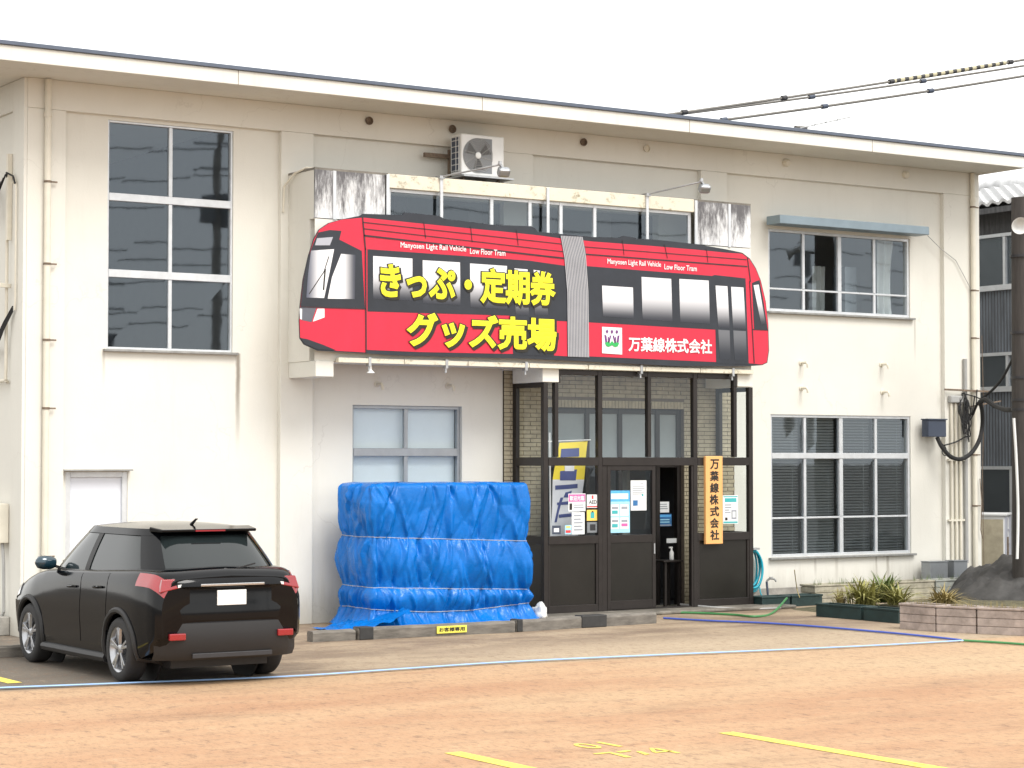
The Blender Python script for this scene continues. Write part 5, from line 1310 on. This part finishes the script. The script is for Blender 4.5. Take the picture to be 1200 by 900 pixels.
for rI in range(9):
    for cI in range(26):
        y = HY0-.3+cI*.262+.002*rI; s = rI*.25; 
        if proto is None:
            proto = tl.build('roof_tile', 'roof_tile', nh, local=True); t = proto
        else:
            t = proto.copy(); COL.objects.link(t); t.parent = nh
        t.location = (ex_+s*math.cos(slope)-NX, y-4, ez+s*math.sin(slope)+.008)
        t.rotation_euler = (random.uniform(-.02, .02), -slope+random.uniform(-.01, .01), random.uniform(-.02, .02))
MB().tube([(ex_+2.35, HY0-.4, ez+2.35*.30+.1), (ex_+2.35, HY1, ez+2.35*.30+.1)], .13, 10).build('ridge', 'roof_tile', nh)

# ================================================================== STORAGE LOCKER BESIDE THE BUILDING
sh = root('storage_locker', (26.97, .3, 0), 'weathered white storage locker between the building and the pole', 'locker')
rz = rad(38); sh.rotation_euler = (0, 0, rz); HT = 1.26
m_ = MB(); m_.box(-.02, .8, 0, .8, .0, HT); m_.build('carcass', 'shed_white', sh, bevel=.01, local=True)
MB().box(-.034, -.021, .02, .79, .02, HT-.06).build('weathered_side', 'shed_dirty', sh, local=True)
MB().box(-.06, .83, -.04, .83, HT+.001, HT+.04).build('top', 'shed_white', sh, bevel=.008, local=True)
m_ = MB()
for z in (.25, .5, .75, 1.0): m_.box(.22, .72, -.018, -.001, z, z+.02)
for x in (.02, .2, .74): m_.box(x, x+.03, -.03, -.002, .05, HT-.02)
m_.build('door_ribs', 'sign_grey', sh, local=True)
MB().box(.08, .11, -.06, -.031, .5, .9).build('handle', 'rusty_band', sh, local=True)
sh.location = at(1177, 606, .3)*1.0; sh.location.z = 0

# ================================================================== PARKED CAR (local: x forward, y left, z up)
CS = .955
car = root('parked_car', (9.19, -4.45, 0), 'black compact SUV parked nose-in at the left of the building', 'car')
car.rotation_euler = (0, 0, rad(90)); car.scale = (CS, CS, CS)
ST = [  # x, z bottom, sill half width, mid half width, shoulder half width, top z
    (2.16, .42, .52, .58, .50, .70), (2.08, .30, .68, .74, .64, .80), (1.85, .24, .79, .84, .74, .90), (1.35, .21, .84, .885, .79, 1.02), (.95, .20, .85, .885, .80, 1.085),
    (.3, .20, .85, .885, .81, 1.12), (-.6, .20, .85, .885, .81, 1.15), (-1.3, .21, .85, .888, .80, 1.18), (-1.7, .25, .845, .88, .78, 1.19), (-2.0, .34, .81, .85, .73, 1.18), (-2.12, .42, .77, .82, .69, 1.14), (-2.17, .50, .72, .77, .64, 1.09)]
def cr1(vals, t):
    n = len(vals); i = min(n-2, int(t)); k = t-i; p = [vals[max(0, i-1)], vals[i], vals[i+1], vals[min(n-1, i+2)]]
    return .5*(2*p[1]+(p[2]-p[0])*k+(2*p[0]-5*p[1]+4*p[2]-p[3])*k*k+(3*p[1]-p[0]-3*p[2]+p[3])*k**3)
def st_at(x):
    xs = [s[0] for s in ST]
    for i in range(len(xs)-1):
        if xs[i] >= x >= xs[i+1]: t = i+(xs[i]-x)/(xs[i]-xs[i+1]); break
    else: t = 0 if x > xs[0] else len(xs)-1.0001
    return [cr1([s[j] for s in ST], t) for j in range(1, 6)]
NPF = 26
def prof(x):
    zb_, ws, wm, wb, zt = st_at(x)
    base = [(0, zb_), (ws-.12, zb_), (ws, zb_+.06), (wm-.012, .50), (wm, .68), (wm-.012, zt-.22), (wb+.045, zt-.085), (wb-.02, zt-.012), (wb-.22, zt+.012), (0, zt+.03)]
    out = []
    for k in range(NPF+1):
        t = k/NPF*(len(base)-1); out.append((cr1([p[0] for p in base], min(t, len(base)-1.0001)), cr1([p[1] for p in base], min(t, len(base)-1.0001))))
    out[0] = (0, zb_); out[-1] = (0, zt+.03); return out
def bpt(x, k, side=1, off=0.0):
    p = prof(x); i = int(k); f_ = k-i; i2 = min(NPF, i+1); y = p[i][0]*(1-f_)+p[i2][0]*f_; z = p[i][1]*(1-f_)+p[i2][1]*f_
    a, b_ = p[max(0, i-1)], p[min(NPF, i+2)]; d = Vector((b_[0]-a[0], b_[1]-a[1])); n = Vector((d.y, -d.x))
    if n.length > 1e-6: n.normalize()
    return Vector((x, side*(y+n.x*off), z+n.y*off))
xsd = []
for i in range(len(ST)-1):
    m = max(2, int((ST[i][0]-ST[i+1][0])/.05))
    xsd += [ST[i][0]+(ST[i+1][0]-ST[i][0])*k/m for k in range(m)]
xsd.append(ST[-1][0])
vs = []; fs = []; K = 2*NPF
for x in xsd:
    p = prof(x); ring = [(x, y, z) for (y, z) in p] + [(x, -y, z) for (y, z) in p[-2:0:-1]]; vs += ring
for i in range(len(xsd)-1):
    for j in range(K): a = i*K+j; b_ = i*K+(j+1) % K; fs.append((a, b_, b_+K, a+K))
fs.append(list(range(K))); fs.append([(len(xsd)-1)*K+K-1-j for j in range(K)])
bm_ = MB().add(vs, fs, True); body = bm_.build('body', 'car_paint', car, local=True)
AXF, AXR, WR, ARC = 1.30, -1.31, .338, .395
cut = MB()
for ax_ in (AXF, AXR):
    for sgn in (1, -1): cut.cyl((ax_, sgn*.56, .345), (ax_, sgn*1.2, .345), ARC, 40)
cuto = cut.build('cutter', 'car_trim'); 
md = body.modifiers.new('arch', 'BOOLEAN'); md.operation = 'DIFFERENCE'; md.object = cuto; md.solver = 'EXACT'
body.parent = None; bpy.context.view_layer.update()
nm = bpy.data.meshes.new_from_object(body.evaluated_get(bpy.context.evaluated_depsgraph_get()))
body.modifiers.clear(); body.data = nm; nm.polygons.foreach_set('use_smooth', [True]*len(nm.polygons)); nm.set_sharp_from_angle(angle=rad(35))
body.parent = car; bpy.data.objects.remove(cuto)
def cpart(mb, nm_, mat_, bev=0, par=None): return mb.build(nm_, mat_, par or car, bevel=bev, local=True)
def patch(x0, x1, k0, k1, off, side, nx=14, nk=8):
    m_ = MB(); vs = [bpt(x0+(x1-x0)*i/nx, k0+(k1-k0)*j/nk, side, off) for i in range(nx+1) for j in range(nk+1)]
    ins = [bpt(x0+(x1-x0)*i/nx, k0+(k1-k0)*j/nk, side, off-.02) for i in range(nx+1) for j in range(nk+1)]
    n1 = nk+1; N1 = len(vs); fs = []
    for i in range(nx):
        for j in range(nk): a = i*n1+j; fs.append((a, a+1, a+n1+1, a+n1))
    bd = [i*n1 for i in range(nx+1)] + [nx*n1+j for j in range(1, n1)] + [i*n1+nk for i in range(nx-1, -1, -1)] + [j for j in range(nk-1, 0, -1)]
    for q in range(len(bd)): a, b_ = bd[q], bd[(q+1) % len(bd)]; fs.append((a, b_, b_+N1, a+N1))
    return m_.add(vs+ins, fs, True)
KZ = lambda x, z: min(range(5*1, NPF-3), key=lambda k: abs(prof(x)[k][1]-z))
for sgn in (1, -1):
    for (x0, x1) in ((.88, -.24), (-.26, -.98)):
        d_ = cpart(patch(x0, x1, 7, 18.5, .004, sgn), 'door', 'car_paint')
        hx = x1+.12; b0 = bpt(hx, 14.8, sgn, .006); b1 = bpt(hx+.2, 14.8, sgn, .006)
        q = MB(); q.tube([b0, b0+Vector((.03, sgn*.03, .005)), b1+Vector((-.03, sgn*.03, .005)), b1], .014, 8); cpart(q, 'handle', 'car_paint', 0, d_)
    # sill and arch trims
    q = MB(); q.tube([bpt(x, 4.6, sgn, .0) for x in (.92, .4, -.2, -.92)], .055, 8); cpart(q, 'sill_trim', 'car_trim')
    for ax_ in (AXF, AXR):
        q = MB(); pts = []
        for i in range(25):
            t = math.pi*(-.10+1.2*i/24); xx, zz = ax_+ARC*1.02*math.cos(t), .345+ARC*1.02*math.sin(t)
            xx = max(-2.1, min(2.1, xx)); pr = prof(xx); kk = min(range(2, NPF-2), key=lambda k: abs(pr[k][1]-zz)); pts.append((xx, sgn*(pr[kk][0]-.004), zz))
        q.tube(pts, .034, 8); cpart(q, 'wheel_arch_trim', 'car_trim')
        q = MB(); q.cyl((ax_, sgn*.55, .345), (ax_, sgn*.57, .345), ARC, 30); cpart(q, 'arch_liner', 'car_trim')
    # tail lamps wrap the rear corner
    q = patch(-1.72, -2.168, 15.2, 18.6, .014, sgn, 10, 5); tlp = cpart(q, 'tail_lamp', 'lamp_red')
    q = MB(); q.add([(-2.180, sgn*.40, 1.04), (-2.176, sgn*.79, .965), (-2.150, sgn*.755, 1.10), (-2.165, sgn*.43, 1.10), (-2.14, sgn*.40, 1.04), (-2.1, sgn*.79, .965), (-2.1, sgn*.755, 1.10), (-2.12, sgn*.43, 1.10)],
                    [(0, 1, 2, 3), (4, 7, 6, 5), (0, 4, 5, 1), (1, 5, 6, 2), (2, 6, 7, 3), (3, 7, 4, 0)]); cpart(q, 'lamp_inner', 'lamp_red', .012, tlp)
    q = MB(); q.add([(-2.1835, sgn*.46, 1.035), (-2.183, sgn*.60, 1.012), (-2.182, sgn*.60, 1.04), (-2.182, sgn*.46, 1.058)], [(0, 1, 2, 3)]); cpart(q, 'reversing_lens', 'white_plastic', 0, tlp)
    q = MB(); q.box(-2.215, -2.17, min(sgn*.52, sgn*.70), max(sgn*.52, sgn*.70), .48, .55); cpart(q, 'reflector', 'lamp_red', .01)
# rear bumper, tailgate, plate
q = MB(); vs = []; fs = []
for i in range(25):
    t = -1+2*i/24; y = .80*t; x = -2.21+.17*abs(t)**5
    for (dx, z) in ((.30, .27), (.05, .27), (.0, .34), (.0, .56), (.015, .645), (.05, .66), (.3, .66)): vs.append((x+dx, y, z))
for i in range(24):
    for j in range(6): a = i*7+j; fs.append((a, a+1, a+8, a+7))
q.add(vs, fs, True); bp_ = cpart(q, 'rear_bumper', 'car_trim')
q = MB(); q.box(-2.222, -2.20, -.45, .45, .29, .34); cpart(q, 'diffuser', 'black_plastic', .006, bp_)
q = MB(); vs = []; fs = []
for i in range(21):
    t = -1+2*i/20; y = .66*t
    for (x, z) in ((-2.10, .665), (-2.185, .675), (-2.192, .78), (-2.176, .85), (-2.176, .99), (-2.205, 1.02), (-2.198, 1.07), (-2.13, 1.14), (-2.03, 1.17)): vs.append((x+.05*abs(t)**6, y, z))
for i in range(20):
    for j in range(8): a = i*9+j; fs.append((a, a+1, a+10, a+9))
q.add(vs, fs, True); tg = cpart(q, 'tailgate', 'car_paint')
q = MB(); q.box(-2.192, -2.178, -.165, .165, .82, .975); cpart(q, 'number_plate', 'white_plastic', .004, tg)
q = MB(); q.box(-2.218, -2.200, -.36, .36, 1.02, 1.045); cpart(q, 'chrome_strip', 'chrome', .005, tg)
# cabin: rounded-rectangle rings from the belt line to the roof
def cab(v):
    return dict(xf=1.08-.80*v**1.05, xr=-2.07+.58*v**1.1, w=.80-.175*v**1.3, z=1.09+.50*v, n=4.6)
def cpt(th, v, off=0.0):
    c = cab(v); xc, a = (c['xf']+c['xr'])/2, (c['xf']-c['xr'])/2; co, si = math.cos(th), math.sin(th); e = 2/c['n']
    x = xc+(a+off)*math.copysign(abs(co)**e, co); y = (c['w']+off)*math.copysign(abs(si)**e, si); return Vector((x, y, c['z']))
def cside(x, v, sgn, off=0.0):
    c = cab(v); xc, a = (c['xf']+c['xr'])/2, (c['xf']-c['xr'])/2; u = min(.9999, abs((x-xc)/(a+off))); y = (c['w']+off)*(1-u**c['n'])**(1/c['n']); return Vector((x, sgn*y, c['z']))
NT, NV = 96, 10
q = MB(); vs = [cpt(2*math.pi*i/NT, j/NV) for j in range(NV+1) for i in range(NT)]; fs = []
for j in range(NV):
    for i in range(NT): a = j*NT+i; b_ = j*NT+(i+1) % NT; fs.append((a, b_, b_+NT, a+NT))
q.add(vs, fs, True); cpart(q, 'cabin_glass', 'car_glass')
q = MB(); vs = []; fs = []; rings = [(.86, 0), (.90, 0), (.95, 0), (1.0, 0)]
for (v, _) in rings: vs += [cpt(2*math.pi*i/NT, v, .012) for i in range(NT)]
c = cab(1.0); xc = (c['xf']+c['xr'])/2
for k in range(1, 9):
    f_ = 1-k/8; 
    for i in range(NT):
        p = cpt(2*math.pi*i/NT, 1.0, .012); vs.append(Vector((xc+(p.x-xc)*f_, p.y*f_, c['z']+.055*(1-f_**2.2))))
for j in range(len(vs)//NT-1):
    for i in range(NT): a = j*NT+i; b_ = j*NT+(i+1) % NT; fs.append((a, b_, b_+NT, a+NT))
q.add(vs, fs, True); rf = cpart(q, 'roof', 'car_paint')
def pillar(fn, v0=.0, v1=.9, n=10):
    q = MB(); vs = []; fs = []
    for j in range(n+1):
        v = v0+(v1-v0)*j/n; row = fn(v); vs += row
    m = len(row)
    for j in range(n):
        for i in range(m-1): a = j*m+i; fs.append((a, a+1, a+m+1, a+m))
    q.add(vs, fs, True); return q
for sgn in (1, -1):
    cpart(pillar(lambda v: [cpt(sgn*rad(t), v, .01) for t in (33, 38, 43, 48)]), 'windscreen_pillar', 'car_paint')
    cpart(pillar(lambda v: [cpt(sgn*rad(t), v, .01) for t in (118, 124, 130, 136, 142, 147)]), 'rear_pillar', 'car_paint')
    cpart(pillar(lambda v: [cside(x-.10*v, v, sgn, .008) for x in (-.18, -.24, -.30)]), 'door_pillar', 'car_trim')
    q = MB(); q.tube([cside(x, .015, sgn, .012) for x in [.75-.13*i for i in range(18)]], .012, 6); cpart(q, 'belt_moulding', 'car_trim')
    # mirror
    mc = cside(.66, .03, sgn, .0)
    q = MB(); q.lathe([(.0, -.12), (.06, -.11), (.085, -.06), (.09, .02), (.075, .09), (.03, .12), (0, .122)], mc+Vector((.03, sgn*.17, .06)), (0, sgn, .08), 16)
    q.v = [((p[0]-mc.x)*.75+mc.x, p[1], (p[2]-mc.z-.06)*.88+mc.z+.06) for p in q.v]
    mr = cpart(q, 'door_mirror', 'mirror_cover')
    q = MB(); q.bar(mc+Vector((.02, sgn*.0, .0)), mc+Vector((.03, sgn*.1, .03)), .05, .03); cpart(q, 'mirror_arm', 'car_trim', 0, mr)
q = MB(); q.add([(-1.40, -.58, 1.612), (-1.40, .58, 1.612), (-1.66, .54, 1.585), (-1.66, -.54, 1.585), (-1.40, -.58, 1.56), (-1.40, .58, 1.56), (-1.65, .54, 1.555), (-1.65, -.54, 1.555)],
                [(0, 1, 2, 3), (4, 7, 6, 5), (3, 2, 6, 7), (0, 3, 7, 4), (1, 5, 6, 2), (0, 4, 5, 1)]); sp2 = cpart(q, 'roof_spoiler', 'car_paint', .01, rf)
q = MB(); q.box(-1.668, -1.652, -.17, .17, 1.562, 1.578); cpart(q, 'high_brake_lamp', 'lamp_red', 0, rf)
q = MB(); q.bar((-2.085, .02, 1.16), (-1.99, -.36, 1.23), .014); q.lathe([(.03, 0), (.025, .03), (0, .035)], (-2.06, .02, 1.16), (-1, 0, .6), 12); cpart(q, 'rear_wiper', 'car_trim')
q = MB(); q.tube([(-1.18, 0, 1.62), (-1.30, 0, 1.68), (-1.34, 0, 1.685)], [.02, .012, .006], 6); cpart(q, 'roof_aerial', 'car_trim', 0, rf)
# front lamps and wheels
for sgn in (1, -1):
    q = patch(1.72, 2.10, 15.5, 18.4, .012, sgn, 8, 4); cpart(q, 'headlamp', 'chrome')
def wheel(x, sgn):
    y0 = sgn*.80
    q = MB(); w_ = .105
    q.lathe([(.235, -w_), (.27, -w_-.004), (.315, -w_+.004), (.333, -w_+.025), (WR, -.05), (WR, .05), (.333, w_-.025), (.315, w_-.004), (.27, w_+.004), (.235, w_)], (x, y0-sgn*.02, WR), (0, sgn, 0), 48, False)
    ty_ = cpart(q, 'wheel', 'black_rubber')
    q = MB(); q.lathe([(.20, -.08), (.205, .06), (.235, .085), (.245, .09), (.24, .10), (.225, .095), (.19, .05), (.19, -.08)], (x, y0-sgn*.02, WR), (0, sgn, 0), 40, False); cpart(q, 'rim', 'alloy', 0, ty_)
    q = MB(); q.lathe([(0, .0), (.2, .0), (.2, .01), (0, .01)], (x, y0-sgn*.04, WR), (0, sgn, 0), 24); cpart(q, 'brake_disc', 'car_trim', 0, ty_)
    q = MB(); q.lathe([(.06, .03), (.06, .08), (.045, .088), (0, .088)], (x, y0-sgn*.02, WR), (0, sgn, 0), 20)
    for k in range(5):
        for dd in (-.13, .13):
            a = k*2*math.pi/5+.3; b_ = a+dd
            p0 = Vector((x+.05*math.cos(a), y0+sgn*.055, WR+.05*math.sin(a))); p1 = Vector((x+.225*math.cos(b_), y0+sgn*.065, WR+.225*math.sin(b_)))
            q.bar(p0, p1, .032, .03)
    cpart(q, 'spokes', 'alloy', .004, ty_)
for x in (AXF, AXR):
    for sgn in (1, -1): wheel(x, sgn)
q = MB(); q.box(-1.9, 1.9, -.55, .55, .17, .3); cpart(q, 'underbody', 'car_trim')

# ================================================================== ACROSS THE LOT: poles and wires the window panes reflect
def far_pole(x, y, h, lab):
    t = root('street_pole', (x, y, 0), lab, 'pole', 'poles across the road behind the viewer')
    MB().tube([(x, y, 0), (x, y, h)], [.19, .13], 12).build('shaft', 'concrete', t)
    m_ = MB()
    for z in (h-.4, h-1.3): m_.bar((x-1.0, y, z), (x+1.0, y, z), .09)
    m_.build('crossarm', 'galvanised', t)
    m_ = MB(); m_.cyl((x+.4, y+.1, h-3.2), (x+.4, y+.1, h-2.2), .32, 16); m_.cyl((x-.35, y+.1, h-3.1), (x-.35, y+.1, h-2.3), .26, 16); m_.build('transformer', 'grey_box', t)
far_pole(31.5, -41, 13.5, 'concrete pole mirrored in the right column of the big left window')
far_pole(28.2, -44, 8.8, 'shorter concrete pole mirrored low in the big left window')
far_pole(58, -41, 13.0, 'concrete pole mirrored in the upper right window')
for k, (y, z, sag) in enumerate(((-40.6, 13.0, .8), (-41.4, 12.1, .9), (-41, 11.0, .7), (-40.8, 9.6, .8), (-41.2, 9.1, .9), (-41, 8.5, .7), (-40.9, 7.6, 1.0), (-41.1, 7.0, .8))):
    pts = [(x, y+.2*math.sin(k), z-sag*(1-((x-31.5) % 26.5/13.25-1)**2)) for x in range(5, 111, 3)]
    o = MB().tube(pts, .022, 5).build('street_wire', 'black_rubber'); tag(o, 'wires across the road mirrored as thin dark lines in the panes', 'wire', 'mirrored street wires')
